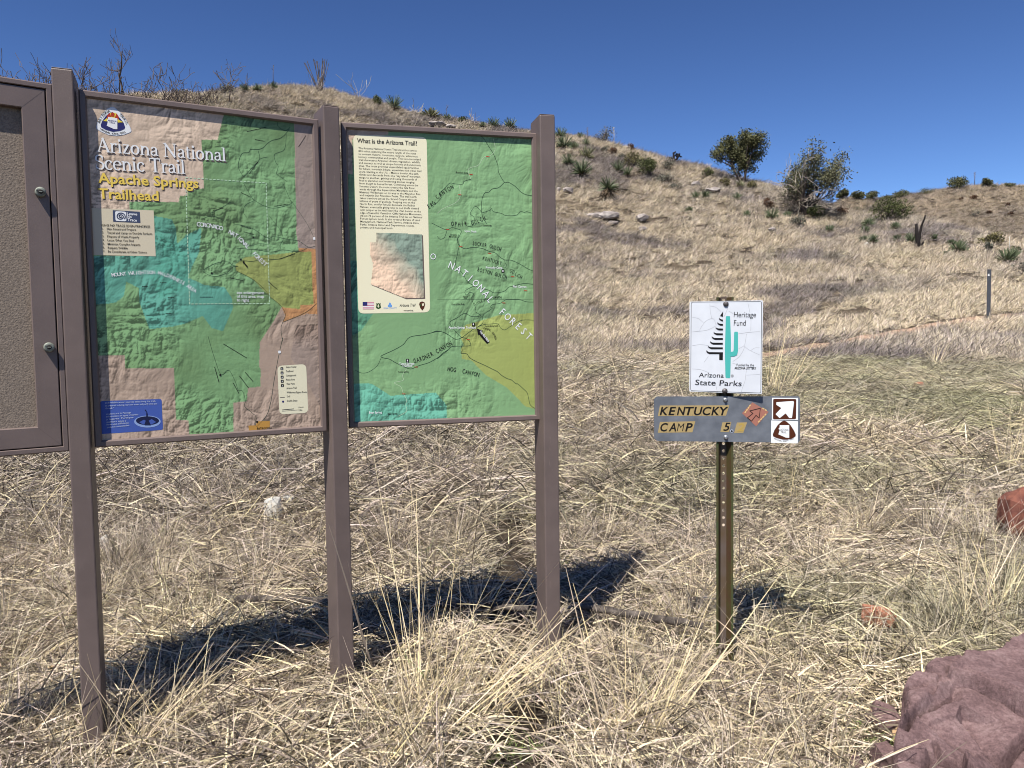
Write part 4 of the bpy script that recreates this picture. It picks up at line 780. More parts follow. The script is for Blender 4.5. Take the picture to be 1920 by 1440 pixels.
# grey plate
DP = Plane(ray(1361, 786) * (DS - 0.004), -0.125)
mb = MB(); slab(DP, mb, [(1231, 743.5), (1497, 743), (1500, 747), (1500, 826), (1497, 830), (1233, 827), (1226.5, 821), (1226, 749)], 0.003, M['galv'], 0.003); dpl = mb.build('direction_plate', tsign, so)
w = (1210, 720, 6.4); mb = MB()
for pts in ([(150, 385), (175, 258), (1008, 255), (968, 380)], [(150, 585), (175, 455), (600, 447), (565, 580)], [(900, 575), (925, 460), (1032, 455), (1005, 575)], [(1065, 587), (1100, 462), (1222, 460), (1175, 587)]): DP.poly(mb, Z(*w, pts), M['straw'], a1)
for i in range(1, 8): DP.line(mb, Z(*w, [(150 + 104 * i, 384), (177 + 104 * i, 257)]), 0.0006, M['ghost'], a1 + 0.0002)
for i in range(1, 4): DP.line(mb, Z(*w, [(150 + 104 * i, 583), (177 + 104 * i, 452)]), 0.0006, M['ghost'], a1 + 0.0002)
for i, ch in enumerate('KENTUCKY'): x = 172 + 103 * i; DP.text(mb, ch, Z(*w, [(x, 372)])[0], Z(*w, [(x + (106 if ch != 'E' else 96), 371)])[0], 14.8, M['black'], a2, shear=0.24, off=0.024, res=3)
for i, ch in enumerate('CAMP'): x = 180 + 99 * i; DP.text(mb, ch, Z(*w, [(x, 566)])[0], Z(*w, [(x + 92, 566)])[0], 14.8, M['black'], a2, shear=0.24, off=0.024 if ch != 'M' else -0.006, res=3)
DP.text(mb, '5', Z(*w, [(935, 560)])[0], Z(*w, [(1022, 560)])[0], 14.8, M['black'], a2, shear=0.24, off=0.014); DP.text(mb, '2', Z(*w, [(1100, 566)])[0], Z(*w, [(1190, 566)])[0], 14.5, M['faded'], a2, shear=0.24, off=0.02)
DP.poly(mb, Z(*w, [(1037 + 19 * math.cos(t), 565 + 19 * math.sin(t)) for t in np.linspace(0, 2 * PI, 16)[:-1]]), M['greyblue'], a1); DP.poly(mb, Z(*w, [(1037 + 13 * math.cos(t), 566 + 13 * math.sin(t)) for t in np.linspace(0, 2 * PI, 16)[:-1]]), M['black'], a2)
mb.build('destination_lettering', dpl, so)
mb = MB(); DP.poly(mb, Z(*w, [(1160, 350), (1285, 220), (1480, 335), (1330, 508)]), M['salmon'], a1)
for a, b in (((1196, 345), (1268, 240)), ((1408, 290), (1465, 325)), ((1448, 360), (1345, 470))): DP.line(mb, Z(*w, [a, b]), 0.0052, M['stickercream'], a2, dash=0.011)
DP.line(mb, Z(*w, [(1380, 290), (1252, 322), (1292, 352), (1225, 405), (1275, 445), (1328, 375), (1366, 408)]), 0.0024, M['black'], a3, closed=True); mb.build('arrow_sticker', dpl, so)
mb = MB(); DP.poly(mb, Z(*w, [(1520, 165), (1832, 167), (1832, 432), (1518, 430)]), M['white'], a1); DP.rrect(mb, Z(*w, [(1534, 178), (1812, 180), (1808, 422), (1532, 424)]), 0.006, M['brown'], a2)
DP.poly(mb, Z(*w, soft([(1572, 218), (1786, 203), (1760, 408), (1726, 408), (1684, 352), (1612, 410), (1562, 362), (1632, 288), (1572, 250)], 0.10)), M['white'], a3); mb.build('arrow_sticker', dpl, so).__setitem__('label', 'brown square sticker with white arrow')
mb = MB(); DP.poly(mb, Z(*w, [(1510, 437), (1832, 445), (1830, 712), (1508, 706)]), M['white'], a1 + 0.0002)
DP.poly(mb, Z(*w, [(1665, 440), (1690, 447), (1740, 490), (1785, 560), (1806, 610), (1800, 632), (1760, 655), (1700, 668), (1650, 668), (1580, 650), (1535, 630), (1530, 605), (1548, 555), (1590, 490), (1640, 448)]), M['brown'], a2 + 0.0002)
DP.poly(mb, Z(*w, [(1596 + 131 * a, 494 + 152 * b) for a, b in AZ]), M['white'], a3 + 0.0002)
DP.text(mb, 'ARIZONA', Z(*w, [(1606, 564)])[0], Z(*w, [(1718, 564)])[0], 4.2, M['black'], a3 + 0.0005); DP.text(mb, 'TRAIL', Z(*w, [(1624, 592)])[0], Z(*w, [(1692, 592)])[0], 4.0, M['black'], a3 + 0.0005)
DP.pathtext(mb, 'NATIONAL SCENIC TRAIL', Z(*w, [(1545, 662), (1610, 688), (1680, 694), (1790, 660)]), 2.6, M['black'], a3); mb.build('trail_sticker', dpl, so)
for px, py in ((1360, 750), (1361, 820)):
    mb = MB(); u, v = DP.uv(px, py, 0); c = DP.P(u, v, 0); mb.tube([c, c + DP.n * 0.002], 0.010, M['bolt'], 16); mb.tube([c + DP.n * 0.002, c + DP.n * 0.009, c + DP.n * 0.010], [0.0068, 0.0066, 0.005], M['bolt'], 6, smooth=False); mb.build('bolt', dpl, so)

# trail marker post far right
mb_b = at_ground(1853, 603); dm = mb_b[1]; mo = mb_b
mp = Plane((mb_b[0], mb_b[1], 0), -0.5); hm = 97 / FPX * dm; wm = 6.4 / FPX * dm
mk = empty('marker_post', tuple(mo)); tag(mk, 'slim grey trail marker post standing by the path', 'marker post')
mb = MB(); z0 = mb_b[2]
mb.box(mp.P(0, -(z0 + hm * 0.56), 0), (mp.t, np.array([0, 0, 1]), mp.n), (wm / 2, hm * 0.44, 0.012), M['marker']); mb.box(mp.P(0.006, -(z0 + hm * 0.02), -0.002), (mp.t, np.array([0, 0, 1]), mp.n), (wm * 0.36, hm * 0.12, 0.009), M['marker']); mb.build('post', mk, mo, bevel=0.003)
mb = MB(); mb.box(mp.P(-0.012, -(z0 + hm * 0.895), 0.0135), (mp.t, np.array([0, 0, 1]), mp.n), (0.020, 0.028, 0.0012), M['white']); mb.box(mp.P(-0.004, -(z0 + hm * 0.903), 0.0150), (mp.t, np.array([0, 0, 1]), mp.n), (0.008, 0.012, 0.0010), M['black']); mb.build('trail_decal', mk, mo)
# ---------------------------------------------------------------- dry grass
rng = np.random.default_rng(7)
def fol_mat(name, base=None, trans=0.08):
    m = bpy.data.materials.new(name); m.use_nodes = True; nt = m.node_tree; p = nt.nodes['Principled BSDF']; out = nt.nodes['Material Output']
    p.inputs['Roughness'].default_value = 0.75; p.inputs['Specular IOR Level'].default_value = 0.15
    b = nt.nodes.new('ShaderNodeAttribute'); b.attribute_name = 'blade_tone'
    a = nt.nodes.new('ShaderNodeAttribute'); a.attribute_type = 'INSTANCER'; a.attribute_name = 'tuft_colour'
    mx = nt.nodes.new('ShaderNodeMix'); mx.data_type = 'RGBA'; mx.blend_type = 'MULTIPLY'; mx.inputs[0].default_value = 1
    nt.links.new(b.outputs['Color'], mx.inputs[6])
    if base: mx.inputs[7].default_value = (*base, 1)
    else: nt.links.new(a.outputs['Color'], mx.inputs[7])
    nt.links.new(mx.outputs[2], p.inputs['Base Color'])
    t = nt.nodes.new('ShaderNodeBsdfTranslucent'); nt.links.new(mx.outputs[2], t.inputs['Color']); ms = nt.nodes.new('ShaderNodeMixShader'); ms.inputs[0].default_value = trans
    nt.links.new(p.outputs[0], ms.inputs[1]); nt.links.new(t.outputs[0], ms.inputs[2]); nt.links.new(ms.outputs[0], out.inputs[0])
    return m
M['grass'] = fol_mat('dry_grass_blade'); M['stalk'] = fol_mat('dry_straw_stalk', (0.72, 0.61, 0.43), 0.08)

def ribbons(base, dirv, length, width, droop, K=3, side=None, tone=None):
    """n curved tapering blades -> verts, quads, tones"""
    n = len(base); dirv = dirv / np.linalg.norm(dirv, axis=1)[:, None]
    if side is None:
        rnd = rng.normal(size=(n, 3)); side = np.cross(dirv, rnd)
    side = side / (np.linalg.norm(side, axis=1)[:, None] + 1e-9)
    hor = dirv.copy(); hor[:, 2] = 0; hn = np.linalg.norm(hor, axis=1)[:, None]; hor = np.where(hn > 1e-3, hor / (hn + 1e-9), rng.normal(size=(n, 3)) * [1, 1, 0])
    V = np.zeros((n, K + 1, 2, 3))
    for k in range(K + 1):
        t = k / K; c = base + dirv * (length * t)[:, None] + (hor * 0.6 - np.array([0, 0, 0.9])) * (droop * length * t * t)[:, None]
        w = width * (1 - 0.75 * t ** 1.5) / 2
        V[:, k, 0] = c + side * w[:, None]; V[:, k, 1] = c - side * w[:, None]
    o = (np.arange(n) * (K + 1) * 2)[:, None, None]; kk = (np.arange(K) * 2)[None, :, None]; F = o + kk + np.array([0, 1, 3, 2])[None, None, :]
    if tone is None:
        b = np.where(rng.uniform(0, 1, n) < 0.30, rng.uniform(0.10, 0.45, n), rng.uniform(0.85, 1.34, n)); tone = np.stack([b, b * rng.uniform(0.93, 1.02, n), b * rng.uniform(0.80, 1.08, n)], 1)
    T = np.repeat(tone, (K + 1) * 2, axis=0)
    return V.reshape(-1, 3), F.reshape(-1, 4), T
def join(parts):
    V = []; F = []; T = []; b = 0
    for v, f, t in parts: V.append(v); F.append(f + b); T.append(t); b += len(v)
    return np.concatenate(V), np.concatenate(F), np.concatenate(T)
def angdir(az, el): return np.stack([np.cos(az) * np.cos(el), np.sin(az) * np.cos(el), np.sin(el)], 1)
U_ = rng.uniform
protos = bpy.data.collections.new('grass_shapes')
pn = {}
def proto(kind, parts):
    V, F, T = join(parts); i = sum(len(v) for v in pn.values())
    o = npmesh(f'tuft_{i:02d}_{kind}', V, F, [M['grass']], link=False, pattr={'blade_tone': T}); protos.objects.link(o); pn.setdefault(kind, []).append(i)
for q in range(5):      # flattened thatch
    n = 72; a = U_(0, 6.28, n); r = 0.20 * np.sqrt(U_(0, 1, n)); lean = U_(0, 6.28)
    az = np.where(U_(0, 1, n) < 0.45, lean + rng.normal(0, 0.5, n), U_(0, 6.28, n))
    proto('mat', [ribbons(np.stack([r * np.cos(a), r * np.sin(a), U_(0.0, 1.0, n) ** 1.5 * 0.10], 1), angdir(az, rng.normal(0.16, 0.34, n)), U_(0.05, 0.24, n), U_(0.0024, 0.0068, n), U_(0, 0.35, n))])
for q in range(5):      # short upright litter grass
    n = 84; a = U_(0, 6.28, n); r = 0.13 * np.sqrt(U_(0, 1, n)); z = np.zeros(n)
    proto('short', [ribbons(np.stack([r * np.cos(a), r * np.sin(a), z], 1), angdir(U_(0, 6.28, n), U_(0.25, 1.4, n)), U_(0.04, 0.17, n), U_(0.0022, 0.0056, n), U_(0.05, 0.6, n))])
for q in range(5):      # bunch grass
    n = 120; a = U_(0, 6.28, n); r = 0.06 * np.sqrt(U_(0, 1, n)); z = np.zeros(n); el = np.clip(rng.normal(1.0, 0.32, n), 0.1, 1.5); az = a + rng.normal(0, 0.6, n)
    proto('bunch', [ribbons(np.stack([r * np.cos(a), r * np.sin(a), z], 1), angdir(az, el), U_(0.14, 0.42, n), U_(0.0019, 0.0052, n), U_(0.0, 0.5, n), K=4)])
for q in range(4):      # few tall stems
    n = 11; a = U_(0, 6.28, n); r = 0.05 * np.sqrt(U_(0, 1, n)); z = np.zeros(n); el = np.clip(rng.normal(1.2, 0.25, n), 0.3, 1.55)
    proto('stems', [ribbons(np.stack([r * np.cos(a), r * np.sin(a), z], 1), angdir(U_(0, 6.28, n), el), U_(0.3, 0.72, n), U_(0.002, 0.0036, n), U_(0.0, 0.22, n), K=5)])
for q in range(5):      # mid-distance clump
    n = 70; a = U_(0, 6.28, n); r = 0.16 * np.sqrt(U_(0, 1, n)); z = np.zeros(n); el = np.clip(rng.normal(0.85, 0.35, n), 0.05, 1.5); az = np.where(U_(0, 1, n) < 0.5, rng.normal(0.5, 0.5, n), U_(0, 6.28, n))
    proto('clump', [ribbons(np.stack([r * np.cos(a), r * np.sin(a), z], 1), angdir(az, el), U_(0.10, 0.36, n), U_(0.005, 0.011, n), U_(0.0, 0.5, n), K=3)])
for q in range(5):      # far clump, coarse
    n = 66; a = U_(0, 6.28, n); r = 0.30 * np.sqrt(U_(0, 1, n)); z = np.zeros(n); el = np.clip(rng.normal(0.8, 0.35, n), 0.05, 1.5); az = np.where(U_(0, 1, n) < 0.6, rng.normal(0.5, 0.5, n), U_(0, 6.28, n))
    proto('far', [ribbons(np.stack([r * np.cos(a), r * np.sin(a), z], 1), angdir(az, el), U_(0.18, 0.50, n), U_(0.009, 0.021, n), U_(0.0, 0.5, n), K=2)])

def scatter(name, pos, scl, kinds, col, label, tilt=0.15):
    n = len(pos); me = bpy.data.meshes.new(name); me.vertices.add(n); me.vertices.foreach_set('co', np.ascontiguousarray(pos, np.float32).ravel())
    rot = np.stack([rng.normal(0, tilt, n), rng.normal(0, tilt, n), np.where(np.isin(kinds, pn['clump'] + pn['far']), rng.normal(0, 0.7, n), U_(0, 6.28, n))], 1)
    for an, ty, key, arr in (('rot', 'FLOAT_VECTOR', 'vector', rot), ('scl', 'FLOAT', 'value', scl), ('idx', 'INT', 'value', kinds), ('tuft_colour', 'FLOAT_COLOR', 'color', np.concatenate([col, np.ones((n, 1))], 1))):
        at = me.attributes.new(an, ty, 'POINT'); at.data.foreach_set(key, np.ascontiguousarray(arr, np.int32 if ty == 'INT' else np.float32).ravel())
    o = bpy.data.objects.new(name, me); COL.objects.link(o)
    g = bpy.data.node_groups.new(name + '_nodes', 'GeometryNodeTree'); g.interface.new_socket('Geometry', in_out='INPUT', socket_type='NodeSocketGeometry'); g.interface.new_socket('Geometry', in_out='OUTPUT', socket_type='NodeSocketGeometry')
    N = g.nodes.new; L = g.links.new; gi, go = N('NodeGroupInput'), N('NodeGroupOutput'); ip = N('GeometryNodeInstanceOnPoints'); ci = N('GeometryNodeCollectionInfo'); ci.inputs['Collection'].default_value = protos
    ci.inputs['Separate Children'].default_value = True; ci.inputs['Reset Children'].default_value = True; ip.inputs['Pick Instance'].default_value = True
    def na(nm, ty): a = N('GeometryNodeInputNamedAttribute'); a.data_type = ty; a.inputs['Name'].default_value = nm; return [q for q in a.outputs if q.enabled and q.name == 'Attribute'][0]
    e = N('FunctionNodeEulerToRotation'); L(na('rot', 'FLOAT_VECTOR'), e.inputs[0]); L(e.outputs[0], ip.inputs['Rotation']); L(na('idx', 'INT'), ip.inputs['Instance Index']); L(na('scl', 'FLOAT'), ip.inputs['Scale'])
    L(gi.outputs[0], ip.inputs['Points']); L(ci.outputs[0], ip.inputs['Instance']); L(ip.outputs[0], go.inputs[0])
    md = o.modifiers.new('tufts', 'NODES'); md.node_group = g; tag(o, label, 'grass', kind='stuff'); return o

STRAW = np.array([0.76, 0.64, 0.455]); GREY = np.array([0.56, 0.485, 0.385]); PURP = np.array([0.285, 0.245, 0.228]); GOLD = np.array([0.72, 0.62, 0.45])
def region(px):
    return [tuple(at_ground(x, y)[:2]) for x, y in px]
TURF = region([(1180, 705), (1400, 676), (1560, 652), (1740, 620), (1960, 600), (2000, 700), (1990, 860), (1800, 840), (1600, 820), (1400, 790), (1240, 745)])
BAND = region([(1400, 655), (1480, 600), (1600, 562), (1760, 545), (1980, 520), (1980, 585), (1740, 606), (1560, 636)])
def pathdist(x, y):
    d = np.full(len(x), 99.0)
    s = np.linspace(0, len(PATHW) - 1, 160); P = np.stack([np.interp(s, np.arange(len(PATHW)), PATHW[:, k]) for k in range(2)], 1)
    for p in P: d = np.minimum(d, np.hypot(x - p[0], y - p[1]))
    return d
def colours(x, y, far=False):
    n = len(x); q = fbm(x * 0.23, y * 0.23 + 3, 4, 41) + 0.35 * fbm(x * 1.1, y * 1.1, 3, 43); w = np.clip(0.5 + 0.95 * q + rng.normal(0, 0.20, n), 0, 1)[:, None]
    c = GREY * (1 - w) + STRAW * w
    pz = np.clip((fbm(x * 0.30 + 9, y * 0.30, 4, 47) - 0.10) * 3.0, 0, 0.85)[:, None] * (1 if far else 0.4); c = c * (1 - pz) + PURP * pz
    g = np.clip((fbm(x * 0.8, y * 0.8, 3, 55) - 0.25) * 2.0, 0, 0.5)[:, None] * (0.5 if far else 1); c = c * (1 - g) + np.array([0.33, 0.33, 0.20]) * g
    return c * rng.uniform(0.80, 1.12, (n, 1)) * (np.array([0.86, 0.87, 0.90]) if far else np.array([0.91, 0.92, 0.94]))

def fan(n, y0, y1, p, pad=0.8):
    """points in the wedge the picture takes in, thinning with distance"""
    r = np.exp(U_(math.log(y0), math.log(y1), n)) if p == 'log' else (U_(y0 ** p, y1 ** p, n)) ** (1 / p)
    u = U_(-0.86, 0.86, n); u = u + np.sign(u) * pad * 0.25 / r; return u * r, r
KP = []   # keep-out circles (posts, stones)
def keep(x, y):
    m = np.ones(len(x), bool)
    for kx, ky, kr in KP: m &= np.hypot(x - kx, y - ky) > kr
    return m

def build_near():
    X = []; Y = []; K = []; Sc = []; Ht = []
    def put(n, kind, y0, y1, p, s0, s1, f=None):
        x, y = fan(n, y0, y1, p); k = np.array(pn[kind])[rng.integers(0, len(pn[kind]), n)]; s = U_(s0, s1, n)
        if f is not None: m = f(x, y); x, y, k, s = x[m], y[m], k[m], s[m]
        X.append(x); Y.append(y); K.append(k); Sc.append(s)
    dens = lambda lo: (lambda x, y: U_(0, 1, len(x)) < np.clip(0.5 + 1.3 * fbm(x * 0.9, y * 0.9, 3, 71) + lo, 0.08, 1))
    put(3200, 'mat', 1.9, 6.5, 1.5, 0.8, 1.25); put(3200, 'mat', 5.5, 10, 1.4, 1.3, 2.0); put(3000, 'short', 1.9, 9, 1.5, 0.7, 1.5, dens(0.15))
    put(1600, 'bunch', 2.0, 9, 1.5, 0.5, 1.0, dens(0.0)); put(700, 'stems', 2.0, 9, 1.5, 0.5, 1.1, dens(0.1))
    put(650, 'bunch', 4.5, 11, 1.4, 0.8, 1.3, dens(-0.1)); put(700, 'stems', 4.5, 11, 1.4, 0.8, 1.3, dens(0.1))
    put(5200, 'clump', 7, 17, 1.3, 0.55, 1.15, dens(0.3)); put(3500, 'mat', 8, 15, 1.2, 1.3, 2.2); put(500, 'stems', 8, 17, 1.4, 0.8, 1.5, dens(0))
    x, y, k, s = map(np.concatenate, (X, Y, K, Sc)); m = keep(x, y); x, y, k, s = x[m], y[m], k[m], s[m]
    pdist = pathdist(x, y); jx, jy = x + 0.9 * fbm(x * 0.8, y * 0.8, 3, 101), y + 1.6 * fbm(x * 0.8 + 5, y * 0.8, 3, 103); turf = inpoly(jx, jy, TURF); band = inpoly(jx, jy, BAND)
    m = (pdist > 0.24) | (U_(0, 1, len(x)) < 0.06); tall = np.isin(k, pn['bunch'] + pn['stems'] + pn['clump']); m &= ~(turf & tall & (U_(0, 1, len(x)) < 0.86)); m &= ~((pdist < 0.6) & tall & (U_(0, 1, len(x)) < 0.6))
    x, y, k, s, turf, band = x[m], y[m], k[m], s[m], turf[m], band[m]
    c = colours(x, y); w = np.clip(0.75 + 0.6 * fbm(x * 0.7, y * 0.7, 3, 81), 0.15, 1)[:, None]
    c = np.where(turf[:, None], c * (1 - w * 0.7) + np.array([0.345, 0.34, 0.21]) * w * 0.7, c); s = np.where(turf, s * 0.62, s)
    c = np.where(band[:, None], c * 0.25 + GOLD * 0.75, c)
    gp = np.array([at_ground(*q)[:2] for q in ((1610, 1385), (1620, 1392), (1600, 1390), (1480, 1255), (1490, 1262), (1075, 1295), (1130, 1370), (1138, 1366), (960, 1420), (700, 1420), (540, 1395), (452, 1260), (1250, 1330))]); k2 = len(gp)
    x = np.concatenate([x, gp[:, 0]]); y = np.concatenate([y, gp[:, 1]]); k = np.concatenate([k, rng.choice(pn['short'], k2)]); s = np.concatenate([s, U_(0.6, 0.95, k2)]); c = np.concatenate([c, np.array([0.17, 0.22, 0.08]) * U_(0.8, 1.3, (k2, 1))])
    gm = (U_(0, 1, len(x)) < 0.05) & np.isin(k, pn['short']); c[gm] = np.array([0.16, 0.21, 0.07]) * U_(0.8, 1.3, (gm.sum(), 1))
    scatter('dry_grass', np.stack([x, y, hz(x, y)], 1), s, k, c, 'matted dry straw grass around the kiosk and sign')
def build_far():
    n = 72000; x, y = fan(n, 15, 82, 1.05, 0); k = np.array(pn['far'])[rng.integers(0, 5, n)]; r = np.hypot(x, y)
    s = U_(0.42, 1.05, n) * np.clip(0.55 + r / 75, 0.6, 1.4); d = np.clip(0.74 + 0.9 * fbm(x * 0.40, y * 0.40, 4, 91), 0.42, 1); m = (U_(0, 1, n) < d) & (pathdist(x, y) > 0.3) & keep(x, y)
    x, y, k, s = x[m], y[m], k[m], s[m]; c = colours(x, y, True); band = inpoly(x, y, BAND); c = np.where(band[:, None], c * 0.25 + GOLD * 0.75, c)
    scatter('hillside_grass', np.stack([x, y, hz(x, y)], 1), s, k, c, 'pale dry grass combed over the near hillside', 0.2)
    n = 22000; u = U_(0.28, 0.86, n); r = np.exp(U_(math.log(84), math.log(215), n)); x, y = u * r, r; k = np.array(pn['far'])[rng.integers(0, 5, n)]; s = U_(1.0, 2.1, n) * r / 130
    c = colours(x * 0.35, y * 0.35, True) * np.array([0.80, 0.77, 0.75]); scatter('distant_grass', np.stack([x, y, hz(x, y)], 1), s, k, c, 'brownish dry grass on the distant ridge', 0.2)

def stalks():
    """long stems and clumps that stand out near the camera"""
    B = []; T = []; W = []; Dp = []
    def stem(b, t, w=0.0045, dy=0.0, bend=0.06):
        g = at_ground(*b); y = g[1] + dy; B.append(g); T.append(ray(*t) * y); W.append(w); Dp.append(bend)
    def clump(b, n, x0, x1, y0, y1, spread=30, w=0.0038, dy=0.25):
        for i in range(n):
            bb = (b[0] + U_(-spread, spread), b[1] + U_(-spread, spread) * 0.5); t = (U_(x0, x1), U_(y0, y1)); stem(bb, t, w * U_(0.6, 1.3), U_(-dy, dy), U_(-0.10, 0.14))
    stem((706, 1282), (616, 972), 0.010, -0.34, 0.02); stem((694, 1285), (652, 1040), 0.004, -0.30, 0.03)
    stem((236, 1420), (432, 1150), 0.009, 0.15, -0.03); stem((250, 1430), (395, 1200), 0.005, 0.1); stem((262, 1405), (300, 1180), 0.005, 0.05)
    clump((795, 1345), 26, 660, 900, 840, 1160, 34); clump((810, 1330), 14, 880, 1130, 1040, 1250, 28); stem((800, 1350), (866, 942), 0.0075, 0.2); stem((790, 1350), (780, 905), 0.006, 0.2); stem((770, 1330), (722, 890), 0.004, 0.2)
    stem((850, 1390), (1115, 1068), 0.006, 0.1, 0.03); stem((800, 1405), (1118, 1140), 0.006, 0.1, 0.03); stem((770, 1440), (1120, 1092), 0.005, 0.2, 0.02); stem((1135, 1400), (1062, 1050), 0.008, 0.1, 0.03); stem((1120, 1260), (1075, 1080), 0.006, 0.1)
    clump((1195, 1395), 34, 1060, 1350, 1130, 1300, 40); clump((1210, 1390), 18, 1280, 1420, 1060, 1240, 30); stem((1240, 1390), (1468, 1062), 0.007, 0.1, 0.02); stem((1150, 1440), (1560, 1200), 0.0055, 0.2, 0.06); stem((1330, 1300), (1660, 1210), 0.005, 0.1, 0.05); stem((1300, 1345), (1325, 1085), 0.005)
    clump((760, 1420), 90, 640, 880, 1180, 1340, 100, 0.0036); clump((960, 1330), 120, 840, 1090, 1110, 1260, 110, 0.0036); clump((1200, 1380), 90, 1080, 1340, 1180, 1330, 90, 0.0036); clump((250, 1425), 70, 130, 460, 1180, 1350, 110, 0.0036); clump((1560, 1400), 50, 1450, 1660, 1230, 1360, 90, 0.0034); clump((70, 1430), 44, 0, 200, 1230, 1380, 70, 0.0036)
    clump((1850, 1180), 80, 1720, 1980, 960, 1120, 56, 0.0042); stem((1855, 1195), (1800, 975), 0.006); stem((1880, 1160), (1912, 975), 0.006); stem((1790, 1210), (1700, 1010), 0.005); clump((1890, 905), 40, 1820, 1960, 730, 860, 26, 0.0045); clump((1755, 690), 30, 1700, 1830, 625, 675, 10, 0.007, 0.4)
    clump((1452, 745), 30, 1430, 1490, 600, 700, 16, 0.006); clump((1470, 738), 16, 1490, 1570, 620, 690, 12, 0.006); clump((1490, 975), 26, 1440, 1560, 820, 930, 26, 0.0045); clump((1665, 890), 26, 1600, 1740, 770, 860, 34, 0.0042); clump((1180, 1010), 20, 1100, 1280, 850, 950, 50, 0.004)
    clump((430, 1010), 30, 330, 560, 830, 950, 80, 0.0042); clump((80, 1010), 30, 0, 180, 850, 960, 70, 0.0042); clump((880, 930), 26, 780, 1000, 800, 900, 70, 0.0045); clump((1200, 760), 14, 1130, 1270, 650, 730, 40, 0.007)
    stem((800, 1405), (1010, 1397), 0.008, -0.05, -0.09); stem((430, 1385), (560, 1390), 0.006, 0.0, -0.05); stem((1290, 1440), (1480, 1405), 0.006, 0, -0.05); stem((1900, 980), (1960, 820), 0.006); stem((1330, 880), (1250, 640), 0.006, 0.1)
    B, T, W, Dp = np.array(B), np.array(T), np.array(W), np.array(Dp); d = T - B; L = np.linalg.norm(d, axis=1); B = B - d / L[:, None] * 0.03; n = len(B)
    tone = U_(0.6, 1.25, n); tone = np.stack([tone, tone * U_(0.93, 1.0, n), tone * U_(0.75, 1.0, n)], 1); dark = U_(0, 1, n) < 0.1; tone[dark] *= 0.35
    K = 6; side = np.cross(d, rng.normal(size=(n, 3)) + np.array([0, -1.5, 0.5])); V, F, Tn = ribbons(B, d, L * 1.02, W, Dp * 0.6, K=K, side=side, tone=tone)
    o = npmesh('tall_grass_stems', V, F, [M['stalk']], pattr={'blade_tone': Tn}); tag(o, 'long straw coloured grass stems rising above the mat', 'grass', kind='stuff')
    # dark weed stems
    B = []; T = []; W = []; Dp = []
    for b, t in (((880, 1100), (912, 826)), ((915, 1120), (958, 985)), ((975, 1100), (1010, 1010)), ((1000, 1080), (1030, 950)), ((313, 1170), (308, 1040)), ((808, 1120), (820, 990)), ((400, 1180), (402, 1050)), ((1388, 1110), (1385, 900)), ((1490, 1200), (1430, 1080)), ((1475, 1095), (1490, 960)), ((700, 1160), (715, 1050)), ((330, 1150), (326, 1080)), ((1130, 1110), (1180, 960)), ((960, 1060), (990, 930))): stem(b, t, 0.0045, 0.05, 0.02)
    B, T, W, Dp = np.array(B), np.array(T), np.array(W), np.array(Dp); d = T - B; L = np.linalg.norm(d, axis=1); n = len(B); tone = np.tile([[0.10, 0.085, 0.09]], (n, 1)); V, F, Tn = ribbons(B, d, L, W, Dp, K=4, side=np.cross(d, np.tile([[0, -1.0, 0.2]], (n, 1))), tone=tone)
    o = npmesh('dark_weed_stems', V, F, [M['stalk']], pattr={'blade_tone': Tn}); tag(o, 'thin blackish weed stems among the grass', 'weeds', kind='stuff')
# ---------------------------------------------------------------- stones
def noise3(p, f, seed): return fbm(p[:, 0] * f + p[:, 2] * f * 0.7 + 5, p[:, 1] * f - p[:, 2] * f * 0.6, 3, seed)
def stone(name, c, dims, mat_, label, cat='rock', seed=1, yaw=0.0, pts=26, tilt=0.0, group=None, sub=2):
    r = np.random.default_rng(seed); bm = bmesh.new()
    for i in range(pts):
        v = r.normal(size=3); v /= np.linalg.norm(v); v = np.sign(v) * np.abs(v) ** 0.75; bm.verts.new(v * r.uniform(0.8, 1.0))
    h = bmesh.ops.convex_hull(bm, input=bm.verts[:]); bmesh.ops.delete(bm, geom=[g for g in h['geom_interior'] if isinstance(g, bmesh.types.BMVert)], context='VERTS')
    bmesh.ops.triangulate(bm, faces=bm.faces[:])
    if sub: bmesh.ops.subdivide_edges(bm, edges=bm.edges[:], cuts=sub, use_grid_fill=True)
    P = np.array([v.co[:] for v in bm.verts]); n = noise3(P, 2.2, seed) * 0.10 + noise3(P, 7, seed + 3) * 0.04
    for v, k in zip(bm.verts, n): v.co *= 1 + float(k)
    R = Matrix.Rotation(yaw, 3, 'Z') @ Matrix.Rotation(tilt, 3, 'Y')
    for v in bm.verts: v.co = R @ Vector((v.co.x * dims[0] / 2, v.co.y * dims[1] / 2, v.co.z * dims[2] / 2))
    me = bpy.data.meshes.new(name); bm.to_mesh(me); bm.free(); me.materials.append(M[mat_])
    o = bpy.data.objects.new(name, me); COL.objects.link(o); o.location = (float(c[0]), float(c[1]), float(c[2])); return tag(o, label, cat, group)
